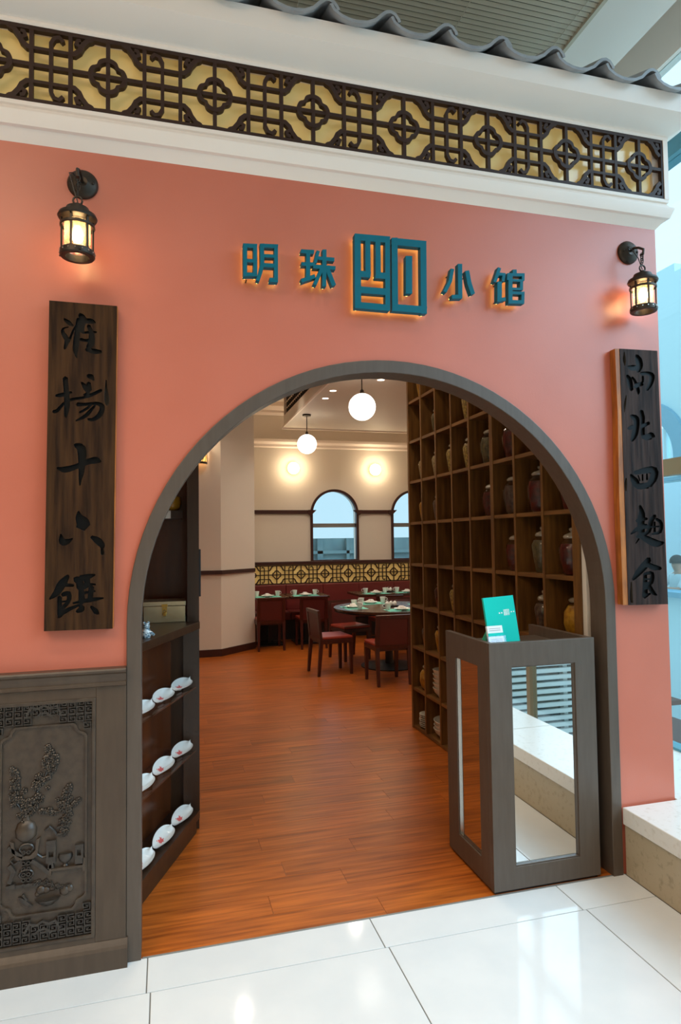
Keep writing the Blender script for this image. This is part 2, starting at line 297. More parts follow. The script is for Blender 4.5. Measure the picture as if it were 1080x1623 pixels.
STROKES = {"ming":[[[314,2831],[314,2693],[330,2695],[331,2833]],[[314,2815],[372,2819],[373,2836],[314,2832]],[[356,2834],[355,2697],[372,2699],[372,2836]],[[314,2694],[372,2700],[372,2715],[314,2709]],[[319,2753],[365,2756],[365,2771],[319,2767]],[[384,2838],[385,2754],[377,2717],[366,2683],[381,2679],[393,2714],[402,2754],[401,2841]],[[384,2823],[460,2828],[461,2844],[385,2839]],[[444,2840],[442,2681],[459,2683],[460,2842]],[[458,2700],[423,2698],[422,2680],[457,2682]],[[395,2782],[451,2785],[452,2799],[396,2796]],[[394,2741],[450,2743],[451,2760],[395,2758]]],
"zhu":[[[557,2817],[614,2820],[616,2837],[559,2834]],[[581,2826],[579,2711],[597,2712],[598,2828]],[[560,2763],[620,2768],[621,2783],[560,2779]],[[561,2690],[588,2702],[621,2716],[616,2732],[583,2717],[556,2706]],[[627,2837],[612,2782],[626,2780],[641,2834]],[[632,2796],[704,2797],[705,2813],[633,2811]],[[610,2757],[708,2760],[710,2776],[611,2774]],[[652,2843],[649,2683],[667,2684],[670,2845]],[[643,2766],[609,2689],[624,2684],[658,2761]],[[664,2758],[692,2687],[710,2696],[681,2767]]],
"xiao":[[[1249,2821],[1237,2765],[1209,2713],[1225,2707],[1254,2762],[1266,2820]],[[1284,2846],[1282,2688],[1303,2690],[1306,2848]],[[1302,2705],[1251,2700],[1251,2682],[1302,2687]],[[1319,2816],[1330,2756],[1347,2709],[1367,2717],[1351,2763],[1340,2822]]],
"guan":[[[1487,2851],[1461,2781],[1476,2778],[1503,2847]],[[1488,2812],[1524,2814],[1525,2827],[1489,2826]],[[1511,2825],[1504,2787],[1518,2786],[1526,2825]],[[1482,2783],[1479,2688],[1502,2690],[1505,2785]],[[1486,2690],[1523,2697],[1522,2713],[1485,2706]],[[1562,2847],[1562,2825],[1584,2827],[1583,2850]],[[1548,2796],[1549,2828],[1533,2826],[1532,2795]],[[1534,2814],[1624,2821],[1625,2836],[1535,2828]],[[1611,2832],[1609,2800],[1623,2801],[1625,2833]],[[1540,2821],[1536,2685],[1557,2687],[1561,2823]],[[1545,2790],[1614,2794],[1615,2806],[1546,2802]],[[1600,2801],[1598,2756],[1614,2757],[1616,2803]],[[1544,2749],[1613,2754],[1613,2766],[1545,2761]],[[1544,2730],[1621,2734],[1622,2748],[1545,2744]],[[1607,2745],[1603,2692],[1619,2693],[1622,2746]],[[1538,2685],[1618,2690],[1619,2707],[1539,2702]]],
"logo_left":[[[795,2901],[958,2906],[961,2935],[798,2930]],[[796,2926],[793,2600],[822,2603],[824,2930]],[[937,2931],[933,2602],[955,2604],[960,2933]],[[793,2601],[952,2601],[955,2629],[796,2629]],[[845,2916],[844,2745],[867,2748],[868,2919]],[[892,2917],[890,2744],[914,2747],[915,2920]],[[809,2741],[865,2741],[869,2767],[812,2768]],[[888,2741],[944,2742],[947,2770],[891,2769]],[[808,2669],[943,2671],[946,2700],[811,2698]]],
"logo_right":[[[965,2899],[1129,2902],[1133,2934],[968,2931]],[[967,2930],[964,2603],[992,2605],[995,2934]],[[1103,2931],[1100,2601],[1128,2603],[1132,2934]],[[963,2603],[1126,2604],[1130,2636],[966,2634]]],
"logo_bar":[[[1032,2856],[1029,2685],[1060,2688],[1063,2859]]],
"huai":[[[-374,2465],[-374,2461],[-370,2455],[-366,2449],[-361,2444],[-355,2440],[-348,2438],[-342,2436],[-338,2438],[-338,2442],[-342,2448],[-347,2453],[-351,2458],[-357,2461],[-363,2464],[-370,2467]],[[-355,2434],[-357,2435],[-364,2433],[-372,2431],[-380,2426],[-383,2417],[-382,2408],[-380,2399],[-376,2391],[-372,2384],[-370,2380],[-370,2372],[-372,2361],[-373,2349],[-370,2344],[-364,2347],[-359,2358],[-354,2370],[-352,2383],[-356,2395],[-362,2403],[-366,2408],[-369,2413],[-371,2418],[-372,2421],[-369,2424],[-363,2428],[-355,2432]],[[-357,2373],[-351,2374],[-345,2391],[-339,2408],[-334,2422],[-330,2432],[-327,2440],[-324,2448],[-325,2451],[-328,2450],[-332,2442],[-336,2435],[-341,2425],[-347,2411],[-353,2394],[-360,2378]],[[-322,2473],[-328,2468],[-330,2452],[-332,2436],[-334,2419],[-336,2399],[-339,2379],[-340,2361],[-340,2348],[-338,2339],[-335,2331],[-333,2324],[-330,2319],[-327,2314],[-325,2313],[-323,2315],[-323,2321],[-323,2327],[-323,2333],[-321,2340],[-320,2349],[-318,2360],[-317,2378],[-315,2398],[-315,2418],[-315,2436],[-315,2452],[-315,2468]],[[-319,2489],[-321,2481],[-320,2474],[-319,2468],[-320,2466],[-322,2464],[-324,2455],[-325,2442],[-322,2431],[-317,2422],[-312,2415],[-304,2413],[-299,2419],[-299,2429],[-298,2438],[-297,2443],[-295,2449],[-292,2458],[-291,2472],[-298,2483],[-305,2488],[-312,2491]],[[-304,2461],[-298,2451],[-290,2451],[-282,2451],[-275,2451],[-270,2452],[-265,2454],[-260,2455],[-257,2457],[-258,2460],[-262,2465],[-266,2469],[-272,2472],[-280,2473],[-289,2472],[-297,2472]],[[-308,2413],[-305,2410],[-296,2411],[-287,2412],[-278,2413],[-271,2414],[-263,2415],[-256,2416],[-253,2420],[-256,2424],[-263,2424],[-271,2425],[-279,2424],[-288,2422],[-297,2420],[-306,2417]],[[-286,2449],[-290,2442],[-287,2431],[-284,2421],[-283,2411],[-283,2400],[-284,2389],[-286,2381],[-287,2376],[-289,2370],[-292,2363],[-288,2352],[-276,2352],[-271,2358],[-265,2365],[-261,2377],[-260,2390],[-261,2403],[-264,2416],[-268,2428],[-273,2438],[-278,2448]],[[-318,2389],[-315,2381],[-309,2380],[-303,2379],[-295,2379],[-286,2379],[-276,2380],[-267,2381],[-262,2391],[-269,2398],[-278,2395],[-287,2392],[-295,2391],[-300,2391],[-306,2393],[-312,2394]],[[-296,2351],[-293,2343],[-284,2340],[-274,2336],[-264,2334],[-255,2334],[-246,2336],[-238,2337],[-234,2344],[-238,2351],[-246,2352],[-253,2354],[-261,2355],[-270,2355],[-280,2356],[-290,2357]]],
"yang":[[[-367,2242],[-376,2233],[-375,2218],[-373,2202],[-372,2185],[-371,2166],[-370,2147],[-370,2130],[-370,2116],[-370,2103],[-370,2093],[-368,2086],[-366,2083],[-364,2081],[-362,2080],[-360,2082],[-359,2085],[-358,2088],[-357,2092],[-354,2101],[-351,2114],[-349,2130],[-350,2148],[-351,2169],[-353,2188],[-354,2205],[-356,2221],[-357,2236]],[[-402,2164],[-399,2160],[-391,2159],[-383,2159],[-374,2161],[-364,2165],[-353,2171],[-343,2176],[-341,2181],[-345,2184],[-357,2182],[-368,2179],[-377,2177],[-385,2175],[-392,2172],[-399,2170]],[[-368,2141],[-374,2141],[-382,2131],[-391,2121],[-397,2113],[-401,2111],[-405,2110],[-409,2109],[-412,2101],[-406,2096],[-402,2097],[-396,2098],[-389,2103],[-382,2112],[-374,2124],[-367,2135]],[[-360,2146],[-356,2142],[-347,2145],[-338,2148],[-330,2151],[-322,2152],[-313,2154],[-303,2156],[-293,2159],[-281,2162],[-270,2167],[-258,2173],[-246,2181],[-234,2188],[-233,2196],[-239,2199],[-251,2193],[-263,2186],[-275,2180],[-286,2175],[-296,2170],[-305,2166],[-314,2164],[-323,2163],[-332,2161],[-341,2159],[-350,2155],[-358,2152]],[[-290,2249],[-288,2241],[-284,2238],[-280,2236],[-278,2234],[-276,2234],[-271,2232],[-267,2229],[-263,2229],[-261,2233],[-262,2239],[-263,2245],[-267,2252],[-273,2255],[-279,2255],[-284,2255]],[[-310,2223],[-311,2219],[-308,2210],[-305,2202],[-302,2195],[-297,2189],[-293,2184],[-292,2183],[-291,2183],[-295,2180],[-301,2176],[-302,2171],[-298,2169],[-291,2170],[-284,2173],[-277,2181],[-278,2191],[-281,2200],[-286,2208],[-292,2214],[-299,2219],[-306,2223]],[[-285,2225],[-291,2217],[-284,2189],[-276,2186],[-270,2193],[-275,2222]],[[-328,2134],[-323,2126],[-313,2127],[-304,2128],[-293,2129],[-280,2132],[-267,2135],[-257,2135],[-248,2133],[-243,2129],[-242,2127],[-242,2123],[-244,2114],[-248,2106],[-253,2098],[-261,2090],[-268,2085],[-272,2083],[-278,2083],[-285,2083],[-288,2080],[-286,2075],[-280,2072],[-273,2070],[-263,2071],[-252,2076],[-241,2084],[-232,2095],[-226,2107],[-223,2121],[-225,2135],[-234,2144],[-245,2147],[-256,2148],[-268,2146],[-282,2144],[-294,2142],[-304,2142],[-313,2142],[-323,2143]],[[-317,2102],[-313,2100],[-305,2104],[-296,2109],[-288,2114],[-281,2120],[-275,2127],[-270,2133],[-270,2138],[-275,2139],[-281,2134],[-287,2128],[-294,2123],[-301,2117],[-309,2112],[-316,2107]],[[-329,2070],[-327,2068],[-314,2073],[-301,2078],[-289,2085],[-279,2095],[-271,2106],[-265,2116],[-261,2122],[-259,2127],[-256,2132],[-258,2136],[-261,2136],[-265,2132],[-269,2128],[-274,2123],[-281,2115],[-289,2106],[-298,2097],[-307,2089],[-318,2081],[-329,2073]]],
"crack_left":[[[-219,2236],[-221,2234],[-222,2220],[-223,2207],[-224,2193],[-225,2180],[-225,2168],[-225,2158],[-224,2150],[-222,2143],[-219,2136],[-215,2133],[-211,2136],[-209,2144],[-207,2151],[-206,2160],[-208,2171],[-211,2182],[-213,2194],[-215,2207],[-216,2221],[-217,2234]]],
"shi":[[[-335,1979],[-333,1971],[-326,1964],[-322,1958],[-323,1955],[-322,1950],[-320,1937],[-319,1922],[-318,1907],[-318,1891],[-317,1877],[-317,1865],[-317,1854],[-316,1844],[-316,1836],[-315,1829],[-315,1823],[-312,1821],[-310,1823],[-308,1829],[-307,1835],[-306,1843],[-303,1852],[-299,1862],[-296,1875],[-294,1890],[-292,1906],[-291,1922],[-289,1938],[-289,1955],[-293,1973],[-306,1984],[-319,1985],[-329,1984]],[[-395,1889],[-393,1884],[-386,1879],[-378,1873],[-366,1870],[-351,1873],[-336,1879],[-321,1886],[-305,1893],[-290,1900],[-278,1904],[-268,1906],[-261,1906],[-255,1907],[-251,1908],[-245,1910],[-239,1912],[-235,1915],[-236,1920],[-241,1925],[-246,1931],[-255,1934],[-264,1933],[-273,1930],[-284,1926],[-298,1919],[-313,1912],[-327,1905],[-342,1900],[-357,1896],[-368,1894],[-375,1892],[-382,1892],[-391,1892]]],
"liu":[[[-317,1726],[-321,1722],[-323,1714],[-326,1706],[-327,1695],[-325,1684],[-323,1675],[-323,1670],[-325,1670],[-325,1667],[-325,1663],[-296,1648],[-274,1672],[-275,1676],[-277,1683],[-281,1692],[-288,1700],[-295,1704],[-300,1706],[-305,1710],[-309,1716],[-313,1723]],[[-379,1639],[-382,1636],[-384,1626],[-386,1614],[-383,1601],[-372,1593],[-361,1594],[-353,1598],[-346,1604],[-341,1611],[-336,1618],[-336,1621],[-338,1622],[-347,1620],[-354,1619],[-360,1619],[-365,1619],[-366,1620],[-364,1618],[-367,1619],[-371,1628],[-376,1637]],[[-274,1627],[-274,1621],[-267,1614],[-262,1607],[-257,1602],[-252,1597],[-246,1592],[-243,1589],[-241,1589],[-240,1587],[-238,1583],[-232,1577],[-225,1582],[-223,1585],[-221,1592],[-223,1601],[-228,1609],[-234,1617],[-242,1623],[-251,1627],[-260,1629],[-269,1631]]],
"zhuan":[[[-349,1483],[-357,1484],[-366,1477],[-376,1469],[-385,1460],[-393,1447],[-398,1434],[-402,1423],[-407,1415],[-412,1406],[-418,1397],[-418,1393],[-414,1392],[-405,1396],[-395,1400],[-384,1407],[-375,1418],[-367,1430],[-360,1441],[-355,1452],[-351,1463],[-347,1475]],[[-369,1446],[-365,1438],[-334,1437],[-330,1442],[-333,1448],[-364,1453]],[[-382,1407],[-389,1401],[-389,1389],[-389,1377],[-389,1365],[-389,1353],[-389,1342],[-389,1335],[-388,1333],[-387,1330],[-388,1326],[-388,1322],[-385,1322],[-381,1322],[-375,1324],[-370,1331],[-369,1342],[-371,1353],[-372,1365],[-373,1376],[-373,1389],[-374,1401]],[[-377,1407],[-370,1401],[-361,1403],[-354,1404],[-356,1406],[-356,1404],[-356,1395],[-358,1385],[-363,1378],[-371,1370],[-380,1361],[-379,1352],[-371,1350],[-362,1358],[-352,1368],[-345,1378],[-340,1391],[-339,1405],[-343,1419],[-356,1423],[-366,1420],[-375,1416]],[[-375,1382],[-372,1379],[-355,1380],[-353,1384],[-356,1388],[-373,1386]],[[-386,1335],[-376,1328],[-366,1334],[-355,1340],[-344,1347],[-332,1353],[-319,1360],[-307,1366],[-306,1371],[-310,1374],[-324,1370],[-337,1365],[-350,1361],[-362,1356],[-373,1352],[-385,1347]],[[-333,1471],[-332,1458],[-327,1453],[-323,1449],[-325,1450],[-324,1449],[-323,1441],[-322,1431],[-314,1423],[-304,1428],[-301,1436],[-297,1447],[-298,1461],[-307,1472],[-316,1475],[-322,1477]],[[-316,1470],[-308,1461],[-297,1462],[-287,1463],[-277,1465],[-269,1469],[-262,1473],[-256,1478],[-255,1482],[-258,1484],[-265,1485],[-273,1485],[-281,1485],[-290,1484],[-300,1482],[-311,1480]],[[-289,1472],[-298,1460],[-295,1454],[-292,1449],[-291,1449],[-294,1446],[-301,1441],[-310,1436],[-311,1427],[-304,1423],[-295,1426],[-285,1430],[-275,1438],[-273,1450],[-274,1460],[-276,1467]],[[-298,1448],[-294,1441],[-255,1441],[-253,1444],[-255,1447],[-294,1454]],[[-306,1432],[-315,1424],[-315,1412],[-315,1400],[-315,1390],[-315,1385],[-314,1380],[-314,1374],[-309,1366],[-301,1369],[-298,1373],[-295,1379],[-292,1388],[-293,1400],[-294,1413],[-296,1425]],[[-269,1443],[-279,1437],[-280,1425],[-281,1413],[-282,1404],[-282,1398],[-283,1393],[-284,1387],[-280,1380],[-272,1382],[-269,1386],[-266,1392],[-263,1400],[-262,1411],[-261,1423],[-260,1435]],[[-308,1411],[-303,1406],[-256,1415],[-254,1419],[-257,1422],[-305,1418]],[[-336,1375],[-334,1372],[-313,1374],[-292,1375],[-273,1377],[-256,1380],[-241,1384],[-226,1388],[-224,1391],[-227,1394],[-243,1395],[-259,1395],[-276,1394],[-295,1390],[-315,1385],[-335,1379]],[[-311,1370],[-314,1362],[-313,1357],[-313,1354],[-313,1359],[-313,1359],[-318,1354],[-323,1349],[-325,1342],[-319,1338],[-311,1339],[-303,1340],[-294,1346],[-293,1360],[-299,1366],[-303,1369]],[[-273,1363],[-274,1357],[-269,1349],[-264,1341],[-260,1334],[-255,1331],[-250,1330],[-245,1329],[-242,1330],[-241,1333],[-242,1338],[-243,1343],[-246,1349],[-252,1354],[-260,1359],[-268,1364]]],
"knot_left":[[[-234,1582],[-238,1576],[-236,1557],[-227,1554],[-221,1561],[-227,1579]]],
"nan":[[[2237,2495],[2231,2485],[2231,2478],[2231,2471],[2231,2464],[2233,2455],[2235,2446],[2237,2439],[2237,2433],[2236,2424],[2234,2414],[2242,2404],[2257,2408],[2264,2417],[2271,2427],[2276,2440],[2276,2454],[2273,2467],[2269,2477],[2262,2484],[2255,2490],[2249,2494]],[[2184,2432],[2185,2427],[2192,2421],[2199,2415],[2209,2412],[2221,2412],[2233,2415],[2244,2418],[2253,2429],[2245,2439],[2233,2440],[2223,2441],[2214,2441],[2207,2439],[2198,2437],[2188,2435]],[[2179,2391],[2175,2384],[2177,2375],[2178,2367],[2179,2358],[2183,2345],[2188,2330],[2193,2314],[2205,2310],[2215,2319],[2214,2335],[2213,2352],[2210,2367],[2204,2378],[2196,2385],[2188,2391]],[[2255,2401],[2262,2394],[2276,2395],[2289,2396],[2300,2395],[2307,2392],[2311,2389],[2311,2388],[2311,2383],[2309,2372],[2305,2360],[2301,2349],[2294,2337],[2287,2325],[2291,2317],[2302,2318],[2312,2329],[2322,2340],[2331,2353],[2338,2367],[2343,2382],[2343,2398],[2332,2409],[2318,2413],[2304,2414],[2290,2413],[2275,2411],[2261,2409]],[[2207,2383],[2205,2376],[2210,2369],[2215,2363],[2219,2354],[2224,2341],[2228,2325],[2232,2313],[2235,2306],[2238,2301],[2240,2296],[2243,2294],[2246,2296],[2249,2301],[2253,2308],[2253,2318],[2249,2332],[2242,2348],[2235,2361],[2228,2371],[2222,2377],[2215,2383]],[[2272,2392],[2266,2387],[2266,2377],[2267,2368],[2265,2363],[2260,2359],[2250,2357],[2239,2354],[2236,2343],[2247,2338],[2257,2343],[2267,2349],[2276,2358],[2279,2369],[2279,2379],[2278,2389]],[[2214,2331],[2221,2326],[2272,2341],[2276,2349],[2268,2353],[2217,2338]]],
"bei":[[[2190,2190],[2193,2179],[2201,2174],[2207,2169],[2208,2167],[2209,2164],[2210,2157],[2210,2147],[2207,2133],[2201,2118],[2197,2104],[2194,2093],[2191,2082],[2187,2071],[2193,2062],[2205,2064],[2214,2073],[2223,2083],[2232,2096],[2237,2112],[2241,2129],[2244,2145],[2245,2159],[2245,2172],[2239,2186],[2226,2194],[2212,2196],[2202,2196]],[[2172,2123],[2181,2119],[2189,2120],[2196,2121],[2202,2122],[2208,2123],[2215,2124],[2223,2124],[2231,2134],[2225,2143],[2217,2144],[2208,2144],[2199,2144],[2189,2140],[2182,2136],[2175,2132]],[[2255,2221],[2246,2212],[2248,2203],[2250,2195],[2251,2186],[2252,2174],[2251,2161],[2251,2147],[2249,2133],[2248,2119],[2248,2106],[2250,2096],[2253,2089],[2256,2082],[2265,2078],[2272,2084],[2272,2092],[2273,2100],[2273,2108],[2274,2120],[2274,2134],[2274,2148],[2275,2161],[2277,2175],[2277,2189],[2274,2200],[2271,2209],[2268,2218]],[[2263,2141],[2274,2136],[2304,2150],[2306,2161],[2296,2165],[2265,2151]],[[2250,2090],[2255,2079],[2265,2075],[2277,2072],[2291,2071],[2306,2075],[2314,2079],[2314,2080],[2312,2082],[2317,2084],[2325,2085],[2333,2089],[2332,2097],[2329,2102],[2323,2109],[2309,2112],[2295,2108],[2289,2103],[2287,2102],[2282,2101],[2272,2100],[2261,2099]]],
"crack_right":[[[2170,2504],[2167,2502],[2164,2489],[2161,2476],[2159,2464],[2161,2453],[2165,2444],[2169,2434],[2171,2433],[2173,2435],[2175,2445],[2177,2456],[2177,2466],[2176,2478],[2174,2490],[2172,2502]],[[2173,2289],[2169,2288],[2165,2273],[2160,2259],[2157,2245],[2156,2231],[2157,2218],[2157,2205],[2158,2204],[2160,2204],[2163,2218],[2167,2231],[2170,2244],[2172,2258],[2174,2273],[2175,2287]],[[2157,1885],[2153,1883],[2150,1873],[2147,1863],[2146,1853],[2146,1842],[2148,1832],[2150,1821],[2153,1820],[2156,1821],[2158,1832],[2159,1843],[2161,1853],[2161,1863],[2161,1872],[2161,1882]],[[2167,1383],[2163,1381],[2161,1363],[2158,1345],[2156,1328],[2156,1312],[2157,1298],[2158,1284],[2166,1279],[2174,1284],[2173,1298],[2173,1312],[2172,1327],[2172,1344],[2172,1362],[2171,1380]]],
"si":[[[2181,1904],[2178,1897],[2180,1884],[2182,1870],[2187,1858],[2193,1849],[2204,1839],[2222,1830],[2244,1829],[2264,1832],[2283,1834],[2294,1851],[2279,1865],[2260,1862],[2243,1860],[2234,1860],[2233,1862],[2231,1869],[2225,1879],[2214,1887],[2202,1895],[2190,1903]],[[2199,1909],[2210,1901],[2232,1903],[2255,1906],[2274,1908],[2293,1908],[2306,1908],[2304,1909],[2301,1912],[2299,1906],[2296,1896],[2291,1886],[2283,1873],[2273,1859],[2281,1841],[2303,1842],[2315,1855],[2328,1868],[2338,1883],[2344,1900],[2346,1918],[2335,1938],[2311,1944],[2290,1942],[2270,1938],[2249,1933],[2227,1926],[2205,1920]],[[2225,1900],[2222,1897],[2231,1870],[2236,1869],[2239,1872],[2229,1899]],[[2251,1905],[2246,1902],[2246,1871],[2250,1869],[2255,1872],[2256,1903]],[[2278,1909],[2273,1906],[2270,1877],[2276,1873],[2283,1877],[2282,1906]]],
"mian":[[[2229,1754],[2224,1749],[2224,1735],[2224,1722],[2222,1710],[2219,1699],[2214,1685],[2212,1667],[2213,1648],[2216,1630],[2219,1612],[2237,1603],[2254,1614],[2254,1633],[2254,1651],[2254,1667],[2256,1680],[2259,1695],[2259,1712],[2253,1727],[2245,1740],[2237,1752]],[[2201,1675],[2211,1667],[2270,1680],[2274,1687],[2267,1693],[2207,1685]],[[2170,1611],[2175,1610],[2191,1616],[2205,1622],[2220,1626],[2235,1631],[2253,1635],[2271,1640],[2277,1653],[2264,1662],[2245,1658],[2227,1654],[2208,1647],[2193,1637],[2181,1626],[2170,1616]],[[2202,1596],[2209,1592],[2217,1593],[2222,1593],[2226,1591],[2237,1583],[2254,1572],[2272,1562],[2287,1555],[2302,1550],[2319,1548],[2336,1550],[2350,1556],[2362,1561],[2367,1568],[2361,1574],[2347,1576],[2335,1579],[2326,1582],[2317,1586],[2306,1589],[2292,1594],[2275,1601],[2254,1608],[2235,1614],[2219,1613],[2210,1607],[2204,1603]],[[2322,1706],[2309,1707],[2299,1700],[2289,1692],[2280,1681],[2275,1667],[2273,1652],[2271,1638],[2283,1630],[2297,1636],[2300,1649],[2303,1662],[2306,1672],[2310,1679],[2317,1687],[2324,1695]],[[2317,1688],[2317,1679],[2327,1673],[2336,1667],[2340,1662],[2341,1651],[2339,1637],[2335,1627],[2327,1623],[2311,1620],[2294,1616],[2291,1611],[2296,1606],[2313,1607],[2332,1609],[2350,1616],[2360,1633],[2363,1651],[2361,1668],[2351,1680],[2338,1686],[2326,1691]],[[2312,1674],[2306,1670],[2303,1622],[2311,1618],[2318,1622],[2318,1671]],[[2289,1646],[2292,1642],[2338,1645],[2341,1649],[2338,1652],[2292,1650]],[[2238,1659],[2240,1649],[2254,1641],[2268,1635],[2270,1634],[2269,1634],[2259,1624],[2247,1614],[2249,1604],[2260,1602],[2274,1611],[2288,1621],[2296,1638],[2282,1652],[2265,1658],[2249,1664]],[[2220,1591],[2214,1591],[2197,1568],[2199,1565],[2202,1565],[2222,1587]]],
"shi_eat":[[[2280,1497],[2262,1498],[2249,1488],[2237,1478],[2225,1468],[2214,1457],[2203,1445],[2192,1433],[2184,1421],[2177,1410],[2170,1398],[2173,1390],[2183,1389],[2195,1397],[2207,1405],[2219,1413],[2232,1422],[2246,1433],[2259,1444],[2269,1457],[2277,1470],[2285,1482]],[[2251,1470],[2253,1455],[2266,1448],[2280,1441],[2295,1436],[2310,1434],[2325,1435],[2338,1435],[2346,1442],[2341,1451],[2328,1455],[2316,1459],[2306,1462],[2294,1466],[2280,1471],[2266,1476]],[[2246,1427],[2236,1421],[2235,1404],[2233,1387],[2231,1369],[2229,1350],[2227,1330],[2225,1310],[2241,1299],[2259,1308],[2259,1328],[2260,1348],[2259,1368],[2259,1386],[2258,1404],[2257,1421]],[[2247,1420],[2254,1414],[2268,1414],[2279,1415],[2279,1416],[2278,1408],[2274,1393],[2270,1383],[2267,1381],[2260,1379],[2249,1377],[2244,1367],[2253,1360],[2264,1361],[2278,1362],[2292,1372],[2299,1388],[2302,1407],[2298,1424],[2281,1432],[2265,1430],[2252,1428]],[[2248,1392],[2252,1388],[2281,1389],[2284,1394],[2280,1398],[2252,1397]],[[2261,1365],[2254,1352],[2262,1341],[2270,1331],[2280,1321],[2290,1316],[2299,1313],[2308,1311],[2313,1313],[2313,1317],[2308,1323],[2303,1329],[2299,1335],[2293,1343],[2286,1354],[2278,1364]],[[2236,1307],[2247,1303],[2276,1319],[2277,1325],[2270,1328],[2237,1318]]]}
# ================================================================== THE SETTING
XR, ACX, ACZ, RO, RI = 2.415, .977, 1.274, 1.1205, 1.065   # wall end, arch centre, outer and inner radius of its casing
struct('wall_front', region([rect(-2.6, XR, 0, 3.2)], [archpoly(ACX, ACZ, RO, -.1)], 0, .105), CORAL, 'coral painted shopfront wall with a wide round-arched opening')
struct('wall_front_lining', region([rect(-2.6, 2.35, 0, 3.98)], [archpoly(ACX, ACZ, RI+.045, -.1)], .105, .14).box(2.05, 2.37, .14, .172, 0, 3.98), CREAM, 'cream inner lining of the arched wall')
struct('trim_1', region([archpoly(ACX, ACZ, RO, 0)], [archpoly(ACX, ACZ, RI, -.1)], -.014, .105), CASE, 'brown grey casing around the arched doorway', bevel=.003)
struct('wall_right', MB().box(2.37, XR, .105, 2.6, 0, 3.98), CREAM, 'wall standing behind the cubby shelf')
# interior floor: planks running along the shopfront
fl = sroot('floor', 'warm brown wooden plank floor inside the restaurant'); obj('subfloor', MB().box(-2.6, 4.36, 0, 2.6, -.05, -.006).box(-2.6, 4.9, 2.6, 8.5, -.05, -.006), FLOORB, fl)
PW, PL = .145, 1.18
pk = MB().box(.0008, PL-.0008, .0006, PW-.0006, -.005, 0)
pl0 = obj('plank', pk, FLOOR, fl); first = True
r = 0; rest = MB()
while r*PW < 8.4:
    y = r*PW; off = (r*.47*PL+random.random()*.5) % PL; xm = 2.06 if y+PW < 2.5 else 2.1+.42*(y-2.4)
    xmin = -.1 if y < 2 else max(-.1, -.1+.1*(y-2)); x = xmin-off
    while x < xm:
        if x+PL > xmin:
            if first: pl0.location = (x, y, 0); first = False
            else: inst(pl0, fl, (x, y, 0))
        x += PL
    for k in range(0, 6):                                   # the rest of the boards, hidden from the doorway, joined into one part
        for xa, xb in ((-2.5, xmin-off), (x, 4.3)):
            p, q = max(xa, -2.5+k*PL), min(xb, -2.5+(k+1)*PL)
            if q-p > .02 and (y > 2.6 or q < 2.37): rest.box(p+.0008, q-.0008, y+.0006, y+PW-.0006, -.005, 0)
    r += 1
obj('planks', rest, FLOOR, fl)['kind'] = 'stuff'
# mall floor: white tiles
mf = sroot('floor_mall', 'white polished tile floor of the mall in front of the shop'); obj('grout_bed', MB().box(-6, 2.56, -8.2, .02, -.05, -.003), GROUT, mf)
g = .0022
for (ya, yb) in [(-.205, 0)]+[(-.205-.9*(k+1), -.205-.9*k) for k in range(6)]:
    for k in range(-5, 3):
        xa = .85+.9*(k-1)-(.014 if ya > -.25 else 0); xb = min(xa+.9, 2.11)
        if xb-xa > .05: obj('tile', MB().box(xa+g, xb-g, ya+g, yb-g, -.004, 0), TILE, mf, bevel=.001)
struct('trim_2', MB().box(-.084, 2.046, -.006, .004, 0, .0012), GREYB, 'thin metal threshold strip between planks and tiles')
# stone ledge under the atrium glazing
lg = sroot('trim_3', 'low pale stone ledge along the atrium windows', (2.1, 0, 0))
for k, (ya, yb) in enumerate([(-1.25+.02, -.014), (-2.65, -1.235), (-4.4, -2.655)]):
    obj('stone_riser', MB().box(2.112, 2.13, ya, yb, 0, .232), STONES, lg, world=True); obj('stone_cap', MB().box(2.1, 2.56, ya, yb, .236, .315), STONE, lg, world=True, bevel=.004)
obj('stone_cap', MB().box(XR+.002, 2.96, -.012, 2.4, .236, .315), STONE, lg, world=True); obj('ledge_core', MB().box(2.135, 2.55, -4.4, -.02, 0, .234), STONES, lg, world=True)
# cornice above the wall: lower moulding, lattice box, cove and fascia
def path(p): return [(-2.6, -p), (XR+p, -p), (XR+p, 2.6)]
struct('trim_4', MB().sweep([(0, 3.16), (.035, 3.2), (.05, 3.203), (.066, 3.245), (.066, 3.252), (.05, 3.262), (.04, 3.28), (.048, 3.284), (.048, 3.3), (-.03, 3.3)], path), WHITE, 'white lower moulding of the shopfront cornice', smooth=True, auto=25)
struct('trim_5', MB().sweep([(-.03, 3.605), (.048, 3.605), (.052, 3.612), (.05, 3.624), (.062, 3.626), (.145, 3.678), (.155, 3.684), (.155, 3.775), (-.1, 3.85)], path), WHITE, 'white cove and fascia under the tiled eave', smooth=True, auto=25)
struct('trim_6', MB().box(2.438, 2.465, -.05, -.012, 3.3, 3.605).box(2.40, 2.465, -.012, 2.6, 3.3, 3.605), WHITE, 'white end post of the lattice frieze')
struct('wall_above', MB().box(-2.6, 2.40, .035, .105, 3.2, 3.69), WHITE, 'white wall behind the lattice frieze')
